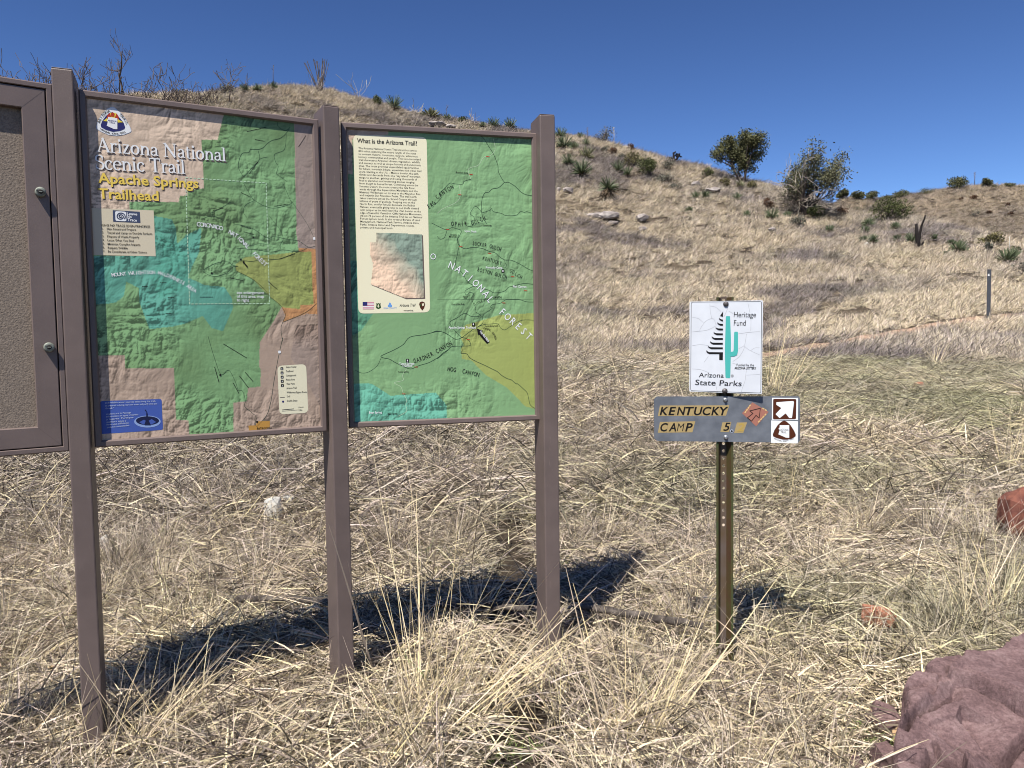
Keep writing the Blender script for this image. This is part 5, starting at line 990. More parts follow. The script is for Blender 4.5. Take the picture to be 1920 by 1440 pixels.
def stone_px(px, py, wpx, hpx, mat_, label, seed, depth=0.8, lift=0.25, name='rock', cat='rock', yaw=0.0, tilt=0.0, sub=2):
    g = at_ground(px, py + hpx * 0.45); lf = 0.05 if g[1] < 4.5 else (0.13 if g[1] < 9 else 0.03)      # the stone's foot is sunk in the mat
    r = ray(px, py + hpx * 0.45); P = r[None, :] * RS[:, None]; hit = np.nonzero(P[:, 2] < hz(P[:, 0], P[:, 1]) + lf)[0]
    if len(hit): g = P[hit[0]].copy()
    s = g[1] / FPX; w, h = wpx * s, hpx * s; g[2] += h * (0.5 - 0.05) - lf * 0.5; H = h + lf
    KP.append((g[0], g[1], w * 0.5 + (0.05 if g[1] < 6 else 0.03))); KP.append((g[0] - 0.01, g[1] - 0.10, w * 0.45 + 0.04)); KP.append((g[0] - 0.02, g[1] - 0.22, w * 0.4 + 0.03))
    return stone(name, g, (w, w * depth, H), mat_, label, cat, seed, yaw, 26, tilt, None, sub)
def boulder():
    c = np.array([1.90, 2.66]); n = 380; xs = np.linspace(1.05, 2.95, n); ys = np.linspace(2.05, 3.15, n); X, Y = np.meshgrid(xs, ys, indexing='ij')
    def top(px, py, z): r = ray(px, py); k = z / r[2]; return (r[0] * k, k)
    ol = [top(1700, 1262, -1.26), top(1728, 1248, -1.26), top(1757, 1233, -1.26), top(1800, 1228, -1.25), top(1850, 1226, -1.24), top(1872, 1212, -1.22), top(1890, 1192, -1.20), top(1925, 1168, -1.17), (2.45, 3.02), (2.85, 2.7), (2.85, 2.1), (2.0, 2.08), top(1730, 1520, -1.42), top(1688, 1450, -1.40), top(1682, 1385, -1.37), top(1697, 1330, -1.32), top(1693, 1290, -1.28)]
    ins = inpoly(X, Y, ol); D = np.full(X.shape, 9.0)
    for i in range(len(ol)):
        a = np.array(ol[i]); b = np.array(ol[(i + 1) % len(ol)]); d = b - a; t = np.clip(((X - a[0]) * d[0] + (Y - a[1]) * d[1]) / (d @ d), 0, 1); D = np.minimum(D, np.hypot(X - a[0] - t * d[0], Y - a[1] - t * d[1]))
    D = np.where(ins, D, -D) + 0.016 * np.round(2.5 * fbm(X * 9, Y * 9, 2, 5)) / 2.5 + 0.004 * fbm(X * 30, Y * 30, 2, 6)
    A = np.array([(x, y, 1) for x, y in ol[:8]] + [(1.30, 2.35, 1), (2.0, 2.3, 1)]); zt = np.array([-1.26, -1.26, -1.26, -1.25, -1.24, -1.22, -1.2, -1.17, -1.375, -1.36]); pl = np.linalg.lstsq(A, zt, rcond=None)[0]
    Z0 = pl[0] * X + pl[1] * Y + pl[2]
    r = np.random.default_rng(12); left = np.clip((2.1 - X) * 2.2, 0.25, 1) * np.clip((2.85 - Y) * 3.0, 0.30, 1)
    def plates(n, lo, hi, wob, sx_, sy_, seed):
        q = np.random.default_rng(seed); S_ = np.stack([q.uniform(lo[0], hi[0], n), q.uniform(lo[1], hi[1], n)], 1); wx, wy = X + wob * fbm(X * 7, Y * 7, 2, seed + 1), Y + wob * fbm(X * 7 + 7, Y * 7, 2, seed + 2)
        d = np.stack([np.hypot((wx - s[0]) * sx_ + (wy - s[1]) * 0.3, (wy - s[1]) * sy_) for s in S_], -1); o = np.sort(d, -1); idx = d.argmin(-1)
        st = q.uniform(-1, 1, n)[idx]; tx = q.normal(0, 1, n)[idx]; ty = q.normal(0, 1, n)[idx]; return o[..., 1] - o[..., 0], st, tx * (X - S_[idx][..., 0]) + ty * (Y - S_[idx][..., 1])
    c1, s1, t1_ = plates(16, (1.1, 2.0), (2.9, 3.15), 0.03, 0.8, 1.2, 301); c2, s2_, t2_ = plates(70, (1.1, 2.0), (2.2, 2.9), 0.015, 1.0, 1.3, 302)
    Zt = Z0 + left * (0.034 * s1 + 0.22 * t1_) + left ** 2 * (0.026 * s2_ + 0.42 * t2_) - 0.070 * np.exp(-(c1 / 0.016) ** 2) * np.clip(left * 1.4, 0.3, 1) * (fbm(X * 3, Y * 3, 2, 61) > -0.15) - 0.055 * np.exp(-(c2 / 0.010) ** 2) * left * (fbm(X * 5, Y * 5, 2, 63) > -0.05)
    Zt = Zt + 0.006 * fbm(X * 4, Y * 4 + X, 4, 71) + 0.010 * np.round(3 * fbm(X * 7 - Y * 4, Y * 9 + X * 3, 2, 79)) / 3 + 0.003 * fbm(X * 26, Y * 30, 2, 75)
    for _ in range(1): q = np.pad(Zt, 1, mode='edge'); Zt = (q[1:-1, 1:-1] * 2 + q[:-2, 1:-1] + q[2:, 1:-1] + q[1:-1, :-2] + q[1:-1, 2:]) / 6
    e = np.clip(D / 0.014, 0, 1); e = np.sqrt(1 - (1 - e) ** 2); zb = -1.75
    Zz = np.where(D > 0, zb + (Zt - zb) * (0.80 + 0.20 * e), zb + (Zt - zb) * 0.80 * np.clip(1 + D / 0.02, 0, 1))
    V = np.stack([X, Y, Zz], -1).reshape(-1, 3); i, j = np.nonzero((np.maximum.reduce([D[:-1, :-1], D[1:, 1:], D[1:, :-1], D[:-1, 1:]]) > -0.03)); F = np.stack([i * n + j, (i + 1) * n + j, (i + 1) * n + j + 1, i * n + j + 1], -1)
    c0 = np.array([1.9, 2.6, -1.5]); ob = npmesh('boulder', V - c0, F, [M['rock_purple']], smooth=False); ob.location = tuple(c0); tag(ob, 'large cracked purple boulder slab at the lower right corner', 'boulder')
    KP.append((1.95, 2.62, 0.55)); KP.append((1.5, 2.45, 0.28)); KP.append((2.35, 2.7, 0.4)); KP.append((1.6, 2.65, 0.2)); KP.extend([(1.3, 2.4, 0.2), (1.75, 2.4, 0.4), (2.1, 2.4, 0.45), (1.28, 2.12, 0.22), (1.6, 2.1, 0.4), (2.0, 2.0, 0.45), (1.15, 2.3, 0.10)] + [(*at_ground(q, w)[:2], 0.10) for q, w in ((1655, 1350), (1650, 1375), (1655, 1420), (1640, 1435), (1690, 1380), (1690, 1420), (1612, 1432))])
def stones():
    boulder()
    stone_px(1655, 1338, 78, 52, 'rock_purple', 'flat purple stone touching the left side of the big boulder', 3, 0.9, 0.30, yaw=0.2)
    stone_px(1655, 1410, 62, 42, 'rock_purple', 'squarish purple stone at the bottom edge left of the boulder', 14, 0.8, 0.3, yaw=0.5)
    stone_px(1606, 1428, 32, 34, 'rock_purple', 'small purple chip left of the squarish purple stone', 15, 0.8, 0.2)
    stone_px(1637, 1444, 30, 22, 'rock_purple', 'purple chip half cut off by the bottom edge', 16, 0.8, 0.2)
    stone_px(1690, 1366, 40, 34, 'rock_tan', 'small tan stone wedged against the big purple boulder', 17, 0.7, 0.4, yaw=0.4)
    stone_px(1910, 948, 72, 88, 'rock_red', 'dark red craggy rock at the right edge', 18, 1.0, 0.3)
    stone_px(1648, 1150, 84, 40, 'rock_orange', 'flat orange stone lying in the grass right of the signpost', 19, 0.55, 0.35, tilt=0.28)
    stone_px(513, 940, 40, 36, 'rock_pale', 'knobbly whitish stone in grass behind the middle post', 21, 0.9, 0.35); stone_px(538, 929, 30, 14, 'rock_pale', 'slim whitish stone just behind the knobbly one', 22, 0.6, 0.3)
    stone_px(251, 1181, 28, 14, 'rock_pale', 'small white stone beside the kiosk shadow', 23, 0.7, 0.4, tilt=0.3); stone_px(103, 1253, 28, 20, 'rock_tan', 'small tan stone left of the first post', 24, 0.8, 0.3)
    stone_px(195, 1003, 22, 10, 'rock_pale', 'white chip right of the first post, higher up the grass', 25, 0.7, 0.3); stone_px(1722, 719, 22, 10, 'rock_orange', 'pinkish flat stone lying on the green turf', 26, 0.7, 0.3)
    stone_px(1704, 682, 9, 7, 'rock_pale', 'white pebble on the turf beside a straw tuft', 27, 0.7, 0.4); stone_px(1780, 708, 11, 6, 'rock_pale', 'pale pebble on the turf right of the pinkish stone', 28, 0.7, 0.4); stone_px(1842, 894, 20, 11, 'rock_tan', 'small buff stone in the grass left of the red rock', 29, 0.8, 0.4)
    for px, py, w, h, lab, sd in ((1113, 404, 40, 12, 'grey outcrop on the hillside beside the right post', 31), (1140, 405, 46, 18, 'largest grey outcrop, lying across the hillside', 32), (1150, 418, 22, 10, 'low grey rock under the largest outcrop', 33), (1204, 408, 26, 16, 'grey hillside rock right of the largest outcrop', 34), (1205, 429, 22, 9, 'pale grey rock below the other hillside outcrops', 35), (1065, 357, 22, 14, 'pale rock near the post, above the hillside outcrops', 36), (1048, 356, 12, 14, 'pale rock touching the right post outline', 37), (1622, 349, 1, 1, '', 0),
                                   (1336, 356, 34, 10, 'dark ledge of rock under the round juniper', 38), (1305, 345, 22, 10, 'low dark rock left of the ledge under the juniper', 39), (820, 233, 40, 12, 'grey rock on the skyline above the right map panel', 40), (845, 236, 24, 8, 'small grey rock beside the skyline rock', 41), (1625, 458, 10, 8, 'whitish rock by a yucca near the burnt snag', 42), (1448, 430, 16, 8, 'brown rock at the foot of the yucca left of the grey juniper', 43)):
        if lab: stone_px(px, py, w, h, 'rock_grey' if 'whitish' not in lab else 'rock_pale', lab, sd, 0.7, 0.25, name='outcrop_rock', sub=1)

def sticks():
    def log(pxs, rad, label, lift=0.02, seed=0, name='branch', mat_='wood_dark'):
        g = np.array([at_ground(*q) for q in pxs]); g[:, 2] += lift; s = np.linspace(0, len(g) - 1, 14); P = np.stack([np.interp(s, np.arange(len(g)), g[:, k]) for k in range(3)], 1)
        r = np.random.default_rng(seed); P += r.normal(0, rad * 0.18, P.shape); mb = MB(); c = P.mean(0); mb.tube(P, [rad * r.uniform(0.82, 1.1) * (0.8 if i in (0, 13) else 1) for i in range(14)], M[mat_], 9); o = mb.build(name, None, c); tag(o, label, 'branch')
        for p in P: KP.append((p[0], p[1] - 0.06, 0.10)); KP.append((p[0], p[1] - 0.17, 0.08))
    log([(1092, 1186), (1200, 1203), (1318, 1225)], 0.020, 'weathered grey branch lying between the right post and the signpost', 0.13, 1); log([(812, 1170), (900, 1172), (992, 1180)], 0.017, 'weathered branch lying left of the right kiosk post', 0.10, 2)
    log([(418, 1152), (520, 1154), (625, 1160)], 0.020, 'pale grey stick half in the kiosk shadow', 0.09, 3)
    # bleached dead wood on the hillside
    g = at_ground(1078, 405); s = g[1] / FPX; mb = MB(); r = np.random.default_rng(5)
    for k in range(8): a = U_(0.2, 2.9); L = U_(10, 22) * s; mb.tube([(0, 0, 0), (math.cos(a) * L * 0.5, U_(-0.1, 0.1), math.sin(a) * L * 0.5), (math.cos(a) * L + U_(-0.1, 0.1), U_(-0.2, 0.2), math.sin(a) * L * 0.8)], [0.035, 0.025, 0.01], M['twig_pale'], 5)
    o = mb.build('dead_branch'); o.location = tuple(g); tag(o, 'bleached dead branch left of the grey hillside outcrops', 'branch')

# ---------------------------------------------------------------- plants
def quads(mb, C, D, Sd, L, W, mat_):
    """leaf-sized faces: centre, length direction, side direction"""
    for c, d, s, l, w in zip(C, D, Sd, L, W): mb.add([c - s * w * 0.5, c + s * w * 0.5, c + d * l + s * w * 0.32, c + d * l - s * w * 0.32], [(0, 1, 2, 3)], mat_)
def unit(v): return v / (np.linalg.norm(v, axis=-1, keepdims=True) + 1e-9)
def yucca(g, h, w, label, seed, skirt=False, kind='yucca', name='yucca', parts=False, stalk=0):
    r = np.random.default_rng(seed); n = 150; R = w / 2; cz = h * (0.52 if skirt else 0.22)
    d = unit(r.normal(size=(n, 3)) + [0, 0, 0.55]); d[:, 2] = np.abs(d[:, 2]) * (1 if skirt else 1) - (0.25 if skirt else 0.0); d = unit(d)
    L = r.uniform(0.75, 1.05, n) * np.where(d[:, 2] > 0.6, h - cz, R); sd = unit(np.cross(d, r.normal(size=(n, 3)))); C = np.tile([0, 0, cz], (n, 1)) + d * 0.05 * h
    mb = MB(); quads(mb, C, d, sd, L, np.full(n, max(0.03, R * 0.075)), M[kind]); mk = MB(); m = 70 if skirt else 26
    d2 = unit(r.normal(size=(m, 3)) * [1, 1, 0.4] + [0, 0, -0.9 if skirt else -0.1]); C2 = np.tile([0, 0, cz * 0.95], (m, 1)) + r.normal(size=(m, 3)) * [0.05, 0.05, 0.08] * h; quads(mk, C2, d2, unit(np.cross(d2, r.normal(size=(m, 3)))), r.uniform(0.5, 0.95, m) * (cz * 1.15 if skirt else R * 0.9), np.full(m, max(0.05, R * 0.13)), M['skirt'])
    if stalk: mk.tube([(0, 0, cz), (0.02, 0, stalk * 0.6), (0.06, 0, stalk)], [0.03, 0.025, 0.012], M['twig'], 5); [mk.tube([(0.03, 0, stalk * q), (U_(-0.2, 0.2), U_(-0.1, 0.1), stalk * q + 0.12)], [0.02, 0.01], M['twig'], 4) for q in np.linspace(0.7, 1, 5)]
    if parts:
        t = empty(name, tuple(g)); mb.build('leaf_rosette', t); mk.build('dead_leaf_skirt', t)
    else:
        b = len(mb.v); i = [mb.mi(q) for q in mk.mats]; mb.f += [tuple(k + b for k in f) for f in mk.f]; mb.v += mk.v; mb.m += [i[k] for k in mk.m]; mb.sm += mk.sm; t = mb.build(name); t.location = tuple(g)
    return tag(t, label, 'agave' if kind == 'agave' else 'yucca')
def shrub(g, h, w, label, seed, leaf='oakleaf', n=420, bare=0.25, name='shrub', parts=True, cat='shrub', ls=0.10, stemmat='twig'):
    r = np.random.default_rng(seed); mb = MB(); mt = MB(); k = max(4, int(w / h * 5)); cl = []
    for i in range(k):
        a = r.uniform(0, 6.28); q = r.uniform(0.2, 1.0); c = np.array([math.cos(a) * w * 0.36 * q, math.sin(a) * w * 0.30 * q, h * r.uniform(0.35, 0.78) * (1 - 0.35 * q)]); cl.append((c, r.uniform(0.20, 0.34) * min(w, h * 1.3)))
        mt.tube([(c[0] * 0.1, c[1] * 0.1, -0.05), (c[0] * 0.5 + r.normal(0, 0.04 * h), c[1] * 0.5, c[2] * 0.55), c * 1.05], [0.05 * h ** 0.5, 0.03 * h ** 0.5, 0.012], M[stemmat], 5)
        for j in range(5): e = c + unit(r.normal(size=3) + [0, 0, 0.5]) * cl[-1][1] * r.uniform(0.8, 1.25); mt.tube([c * 0.8, (c + e) / 2, e], [0.02, 0.014, 0.007], M[stemmat], 4)
    m = int(n * (1 - bare)); ci = r.integers(0, k, m); C = np.array([cl[i][0] for i in ci]); Rr = np.array([cl[i][1] for i in ci]); d = unit(r.normal(size=(m, 3)) + [0, 0, 0.25]); C = C + d * (Rr * r.uniform(0.35, 1.12, m) ** 0.8)[:, None]; C[:, 2] = np.maximum(C[:, 2], 0.03)
    dd = unit(d + r.normal(size=(m, 3)) * 0.8); L = r.uniform(0.7, 1.5, m) * ls; quads(mb, C, dd, unit(np.cross(dd, r.normal(size=(m, 3)))), L, L * 0.6, M[leaf])
    t = empty(name, tuple(g)); mt.build('stems', t); mb.build('foliage', t); return tag(t, label, cat)
def grow(mb, p, d, L, rad, lev, r, tips, mat_, bend=0.25, kids=(2, 4), up=0.15, minr=0.010, spread=0.75):
    pts = [p]; k = 4; dd = d
    for i in range(k): dd = unit(dd + r.normal(size=3) * bend + np.array([0, 0, up])); p = p + dd * L / k; pts.append(p)
    mb.tube(pts, [max(minr, rad * (1 - 0.55 * i / k)) for i in range(k + 1)], mat_, 6 if lev > 2 else 4, cap=False); tips.append((p, dd, lev))
    if lev <= 0: return
    for q in range(r.integers(kids[0], kids[1] + 1)):
        i = r.integers(1, k + 1); e = unit(dd + r.normal(size=3) * spread + np.array([0, 0, up])); grow(mb, pts[i], e, L * r.uniform(0.5, 0.8), max(minr, rad * 0.5), lev - 1, r, tips, mat_, bend, kids, up, minr, spread)
def bare_tree(g, h, label, seed, name='bare_tree', stems=1, lev=4, mat_='twig', width=0.6, minr=0.012, kids=(2, 3), cat='bare tree', rad=0.06, up=0.12, bend=0.22):
    r = np.random.default_rng(seed); mb = MB(); tips = []
    for i in range(stems): grow(mb, np.array([r.normal(0, 0.03), r.normal(0, 0.03), -0.1]), unit(np.array([r.normal(0, width), r.normal(0, width * 0.6), 1.0])), h * (0.36 if lev > 1 else 0.6), rad, lev, r, tips, M[mat_], bend, kids, up, minr)
    V = np.array(mb.v); z = V[:, 2].max(); s = h / z; mb.v = [tuple(v) for v in V * s]; o = mb.build(name); o.location = tuple(g); return tag(o, label, cat)
def juniper(g, h, w, label, seed, low=0.25, leaves=2600, leaf='juniper', ls=0.15, deadlow=False, name='juniper_tree', pts=None):
    r = np.random.default_rng(seed); mt = MB(); mb = MB(); tips = []; nst = 5 if not deadlow else 6
    for i in range(nst): a = 6.28 * i / nst + r.uniform(-0.4, 0.4); grow(mt, np.array([0, 0, -0.1]), unit(np.array([math.cos(a) * 0.55 * w / h, math.sin(a) * 0.5 * w / h, 0.9])), h * 0.40, 0.10, 3, r, tips, M['bark'], 0.16, (2, 4), 0.10, 0.012, 0.62)
    V = np.array(mt.v); s = (h * 0.95) / V[:, 2].max(); sx = (w * 0.5 * 0.95) / np.percentile(np.hypot(V[:, 0], V[:, 1]), 99.5); sc = np.array([sx, sx, s]); mt.v = [tuple(v) for v in V * sc]
    T = np.array([t[0] * sc for t in tips if t[2] <= 1]); T = T[T[:, 2] > h * low]; ci = r.integers(0, len(T), leaves); hf = np.clip(T[ci][:, 2] / h, 0.15, 1)
    keepm = r.uniform(0, 1, leaves) < np.clip((hf - low) / (0.55 if deadlow else 0.3) + 0.12, 0.1, 1); C = T[ci][keepm]; m = len(C); C = C + r.normal(size=(m, 3)) * np.array([0.20, 0.20, 0.19]) * (h / 4.2); d = unit(r.normal(size=(m, 3)) + [0, 0, 0.5]); L = r.uniform(0.6, 1.4, m) * ls
    quads(mb, C, d, unit(np.cross(d, r.normal(size=(m, 3)))), L, L * 0.65, M[leaf]); t = empty(name, tuple(g)); tr = mt.build('trunk', t)
    if deadlow:
        md = MB(); td = []
        for i in range(26): a = 6.28 * i / 26 + r.uniform(-0.2, 0.2); grow(md, np.array([0, 0, h * r.uniform(0.05, 0.3)]), unit(np.array([math.cos(a), math.sin(a) * 0.7, r.uniform(0.0, 0.5)])), w * 0.30, 0.035, 3, r, td, M['twig_pale' if i % 3 else 'twig'], 0.2, (2, 4), -0.02, 0.010, 0.6)
        V = np.array(md.v); V[:, 2] = np.maximum(V[:, 2], 0.02); R = np.hypot(V[:, 0], V[:, 1]); V[:, :2] *= np.minimum(1, w * 0.62 / (R + 1e-6))[:, None]; md.v = [tuple(v) for v in V]; md.build('dead_branches', t)
    mb.build('crown', t); return tag(t, label, 'tree')
def round_tree(g, h, w, label, seed, leaf='juniper', n=900, name='juniper_tree', ls=None):
    r = np.random.default_rng(seed); mt = MB(); mb = MB(); k = 9; cl = []
    mt.tube([(0, 0, -0.3), (0.03 * w, 0, h * 0.3), (0, 0, h * 0.6)], [0.05 * h, 0.04 * h, 0.02 * h], M['bark'], 6)
    for i in range(k): a = 6.28 * i / k + r.uniform(-0.4, 0.4); q = r.uniform(0.15, 1); c = np.array([math.cos(a) * w * 0.34 * q, math.sin(a) * w * 0.34 * q, h * (0.30 + 0.45 * r.uniform(0.2, 1) * (1.1 - 0.4 * q))]); cl.append((c, w * r.uniform(0.14, 0.22))); mt.tube([(0, 0, h * 0.15), c * [0.5, 0.5, 0.7], c], [0.025 * h, 0.018 * h, 0.01 * h], M['bark'], 4)
    ci = r.integers(0, k, n); C = np.array([cl[i][0] for i in ci]); Rr = np.array([cl[i][1] for i in ci]); d = unit(r.normal(size=(n, 3))); C = C + d * np.array([1, 1, 0.8]) * (Rr * r.uniform(0.4, 1.15, n))[:, None]; ls = ls or h * 0.075; dd = unit(d + r.normal(size=(n, 3))); L = r.uniform(0.7, 1.4, n) * ls
    quads(mb, C, dd, unit(np.cross(dd, r.normal(size=(n, 3)))), L, L * 0.7, M[leaf]); t = empty(name, tuple(g)); mt.build('trunk', t); mb.build('crown', t); return tag(t, label, 'tree')

def plants():
    G_ = lambda x, y: at_ground(x, y); sc = lambda g: g[1] / FPX
    def crest(x, dd=0.0):   # standing on the skyline above photo column x
        az = math.atan2(ray(x, 250)[0], 1.0); d = float(np.interp(az, DC[:, 0], DC[:, 1])) - 1.5 + dd; p = d * math.sin(az), d * math.cos(az); return np.array([p[0], p[1], float(hz(*p)) - 0.03])
    Y = [(1140, 378, 42, 34, 1, 'yucca', 'shaggy green yucca with a brown skirt standing alone on the open slope'), (1091, 334, 32, 38, 0, 'yucca', 'broad dark yucca lowest of the group beside the right post'), (1066, 313, 24, 24, 0, 'yucca', 'yucca touching the left of the broad dark one'), (1100, 303, 26, 26, 0, 'agave', 'pale yellowish agave above the broad dark yucca'), (1057, 283, 26, 30, 0, 'yucca', 'yucca beside the post outline below the skyline'), (1077, 283, 16, 20, 0, 'yucca', 'small yucca right of the one beside the post'), (1099, 275, 14, 16, 0, 'yucca', 'small dark yucca under the skyline left of the bluish shrub'), (1050, 262, 22, 24, 0, 'yucca', 'skyline yucca nearest the right post'),
         (1159, 326, 24, 20, 0, 'yucca', 'left of two yuccas in front of the big green bush'), (1176, 332, 18, 14, 0, 'yucca', 'right and smaller of two yuccas before the big green bush'), (1304, 376, 15, 12, 0, 'yucca', 'left of a pair of small yuccas mid slope under the juniper'), (1323, 374, 16, 13, 0, 'yucca', 'right of a pair of small yuccas mid slope under the juniper'), (1292, 399, 11, 13, 0, 'yucca', 'lone low yucca on the bare slope below the pair'), (1388, 354, 15, 15, 0, 'agave', 'pale agave at the trunk foot of the round juniper'), (1381, 381, 18, 14, 0, 'yucca', 'bluish yucca on the slope under the round juniper'), (1401, 410, 14, 14, 0, 'yucca', 'yucca on open straw below the bluish one'),
         (1447, 414, 22, 24, 0, 'yucca', 'green yucca left of the grey juniper base'), (1476, 411, 14, 14, 0, 'yucca', 'small yucca just left of the grey juniper trunk'), (1555, 436, 13, 15, 0, 'yucca', 'yucca below and right of the grey juniper'), (1628, 427, 18, 24, 0, 'yucca', 'upper of two yuccas below the wide oak bush'), (1622, 439, 15, 16, 0, 'yucca', 'lower of two yuccas below the wide oak bush'), (1636, 458, 18, 20, 0, 'yucca', 'round yucca on straw left of the burnt snag'), (1619, 456, 13, 16, 0, 'yucca', 'yucca hugging the left side of the round one'), (1679, 433, 15, 19, 0, 'yucca', 'yucca directly under the right end of the wide oak bush'), (1682, 454, 13, 14, 0, 'yucca', 'small yucca midway between bush and burnt snag'), (1709, 459, 21, 18, 0, 'yucca', 'yucca touching the left of the burnt snag'), (1751, 451, 11, 10, 0, 'yucca', 'tiny yucca right of the burnt snag'),
         (1797, 476, 24, 34, 0, 'yucca', 'wide dark yucca midway between the burnt snag and marker post'), (1783, 462, 12, 20, 0, 'yucca', 'dull yucca behind the wide dark one'), (1774, 479, 8, 10, 0, 'yucca', 'tiny yucca left of the wide dark one'), (1886, 496, 26, 36, 0, 'yucca', 'dark spiky yucca above the marker post'), (1901, 490, 22, 16, 0, 'yucca', 'narrow green yucca touching the dark spiky one')]
    for i, (x, y, h, w, sk, kd, lab) in enumerate(Y): g = G_(x, y); s = sc(g) * 1.1; yucca(g, h * s, w * s, lab, 100 + i, bool(sk), kd, 'agave' if kd == 'agave' else 'yucca', parts=h >= 24, stalk=0)
    YC = [(462, 18, 22, 'yucca', 0, 'yucca on the hilltop left of the grassy dome'), (485, 15, 20, 'yucca', 0, 'low yucca second on the hilltop dome'), (515, 16, 18, 'yucca', 44, 'hilltop yucca with a thin flower stalk'), (740, 30, 30, 'yucca', 0, 'skyline yucca with drooping leaves above the right panel'), (808, 22, 42, 'agave', 0, 'golden agave clump on the skyline above the right panel'), (838, 16, 18, 'yucca', 30, 'skyline yucca with dry stalk right of the golden agave'), (905, 12, 16, 'yucca', 0, 'small skyline yucca above the right panel corner'), (926, 22, 24, 'yucca', 0, 'left of two spiky skyline yuccas near the right post'), (957, 26, 26, 'yucca', 0, 'right and taller of two spiky skyline yuccas near the right post'), (1088, 14, 14, 'yucca', 0, 'dark little yucca on the skyline right of the post'), (1163, 8, 10, 'yucca', 0, 'tiny yucca on the skyline right of the bluish shrub')]
    for i, (x, h, w, kd, st, lab) in enumerate(YC): g = crest(x); s = sc(g) * 1.0; yucca(g, h * s, w * s, lab, 200 + i, False, kd, 'agave' if kd == 'agave' else 'yucca', parts=h >= 24, stalk=st * s)
    B = [(1222, 336, 52, 42, 'oakleaf', 0.1, 700, 'largest green bush on the hillside left of the junipers'), (1190, 313, 26, 38, 'oliveleaf', 0.1, 420, 'lighter green bush joined to the left of the largest bush'), (1254, 326, 28, 28, 'grayleaf', 0.5, 420, 'thin greyish shrub right of the largest bush'), (1244, 346, 20, 40, 'grayleaf', 0.3, 300, 'low grey shrub below the largest bush'), (1268, 359, 14, 26, 'grayleaf', 0.3, 240, 'low dark shrub trailing below the grey ones'), (1133, 288, 14, 16, 'grayleaf', 0.2, 160, 'dull shrub below the bluish skyline shrub'), (1147, 293, 17, 20, 'rustleaf', 0.2, 200, 'brownish round shrub below the bluish skyline shrub'), (1167, 299, 11, 16, 'grayleaf', 0.2, 130, 'tiny grey shrub right of the brownish round one'),
         (1330, 335, 18, 26, 'oakleaf', 0.1, 260, 'dark bush just left of the round juniper'), (1358, 352, 16, 22, 'oliveleaf', 0.1, 220, 'olive bush under the left limb of the round juniper'), (1411, 357, 18, 16, 'oliveleaf', 0.2, 220, 'upright bush at the right foot of the round juniper'), (1438, 392, 20, 18, 'rustleaf', 0.2, 220, 'rusty brown bush left of the grey juniper'), (1526, 412, 26, 28, 'oakleaf', 0.0, 420, 'bright green bush at the base of the grey juniper'), (1495, 427, 18, 34, 'grayleaf', 0.4, 260, 'grey dry shrub in front of the grey juniper'), (1666, 419, 42, 72, 'oakleaf', 0.05, 900, 'wide dark oak bush left of the burnt snag'), (1603, 400, 14, 14, 'oakleaf', 0.1, 160, 'small dark bush left of the wide oak bush'), (1624, 403, 22, 16, 'oakleaf', 0.1, 160, 'small bush merging into the wide oak bush'),
         (1862, 463, 22, 44, 'oliveleaf', 0.3, 420, 'olive shrub on the slope above the marker post'), (1850, 471, 14, 16, 'grayleaf', 0.2, 160, 'grey shrub under the olive shrub'), (1902, 474, 10, 18, 'oakleaf', 0.1, 140, 'dark low shrub by the white stake'), (1922, 520, 32, 44, 'grayleaf', 0.85, 300, 'brown twiggy shrub at the right edge'), (1575, 408, 22, 24, 'rustleaf', 0.5, 220, 'brownish dry shrub right of the grey juniper')]
    for i, (x, y, h, w, lf, ba, n, lab) in enumerate(B): g = G_(x, y); s = sc(g) * 1.15; shrub(g, h * s, w * s, lab, 300 + i, lf, int(n * 3.2), ba, ls=0.065)
    BC = [(1130, 34, 42, 'grayleaf', 0.35, 'bluish grey twiggy shrub on the skyline'), (710, 26, 20, 'oakleaf', 0.0, 'dark green bush on the skyline above the gap between panels'), (868, 13, 24, 'oakleaf', 0.1, 'low dark bush on the skyline above the right panel'), (1182, 13, 16, 'rustleaf', 0.2, 'round brown shrub on the skyline'), (428, 18, 26, 'grayleaf', 0.4, 'grey shrub on the skyline under a bare sapling'), (340, 16, 30, 'grayleaf', 0.6, 'thin grey shrub on the skyline above the left map panel')]
    for i, (x, h, w, lf, ba, lab) in enumerate(BC): g = crest(x); s = sc(g) * 1.15; shrub(g, h * s, w * s, lab, 350 + i, lf, 900, ba, ls=0.07)
    # junipers
    g = G_(1393, 347); s = sc(g); juniper(g, 96 * s, 104 * s, 'round topped green juniper on the ridge', 41, 0.16, 16000, ls=0.095)
    g = G_(1512, 408); s = sc(g); juniper(g, 130 * s, 150 * s, 'grey juniper with bare dead lower branches', 44, 0.20, 14000, 'juniper_grey', ls=0.085, deadlow=True)
    R2 = [(1580, 22, 20, 'cut off looking dark tree behind the grey juniper on the far skyline'), (1610, 20, 26, 'left of two dark far trees on the skyline right of the grey juniper'), (1634, 18, 30, 'right of two dark far trees on the skyline right of the grey juniper'), (1690, 15, 28, 'low dark tree on the far ridge above the wide oak bush'), (1665, 8, 20, 'small dark tree left of the low ridge tree'), (1737, 10, 30, 'flat dark tree where the far ridge starts to rise'), (1798, 22, 40, 'largest tree on the far ridge crest'), (1850, 18, 20, 'slim crowned tree on the far ridge crest'), (1862, 6, 14, 'tiny dark tree beside the slim crowned one'), (1893, 12, 16, 'dark bush like tree near the right end of the far ridge'), (1913, 7, 10, 'last small tree at the right end of the far ridge')]
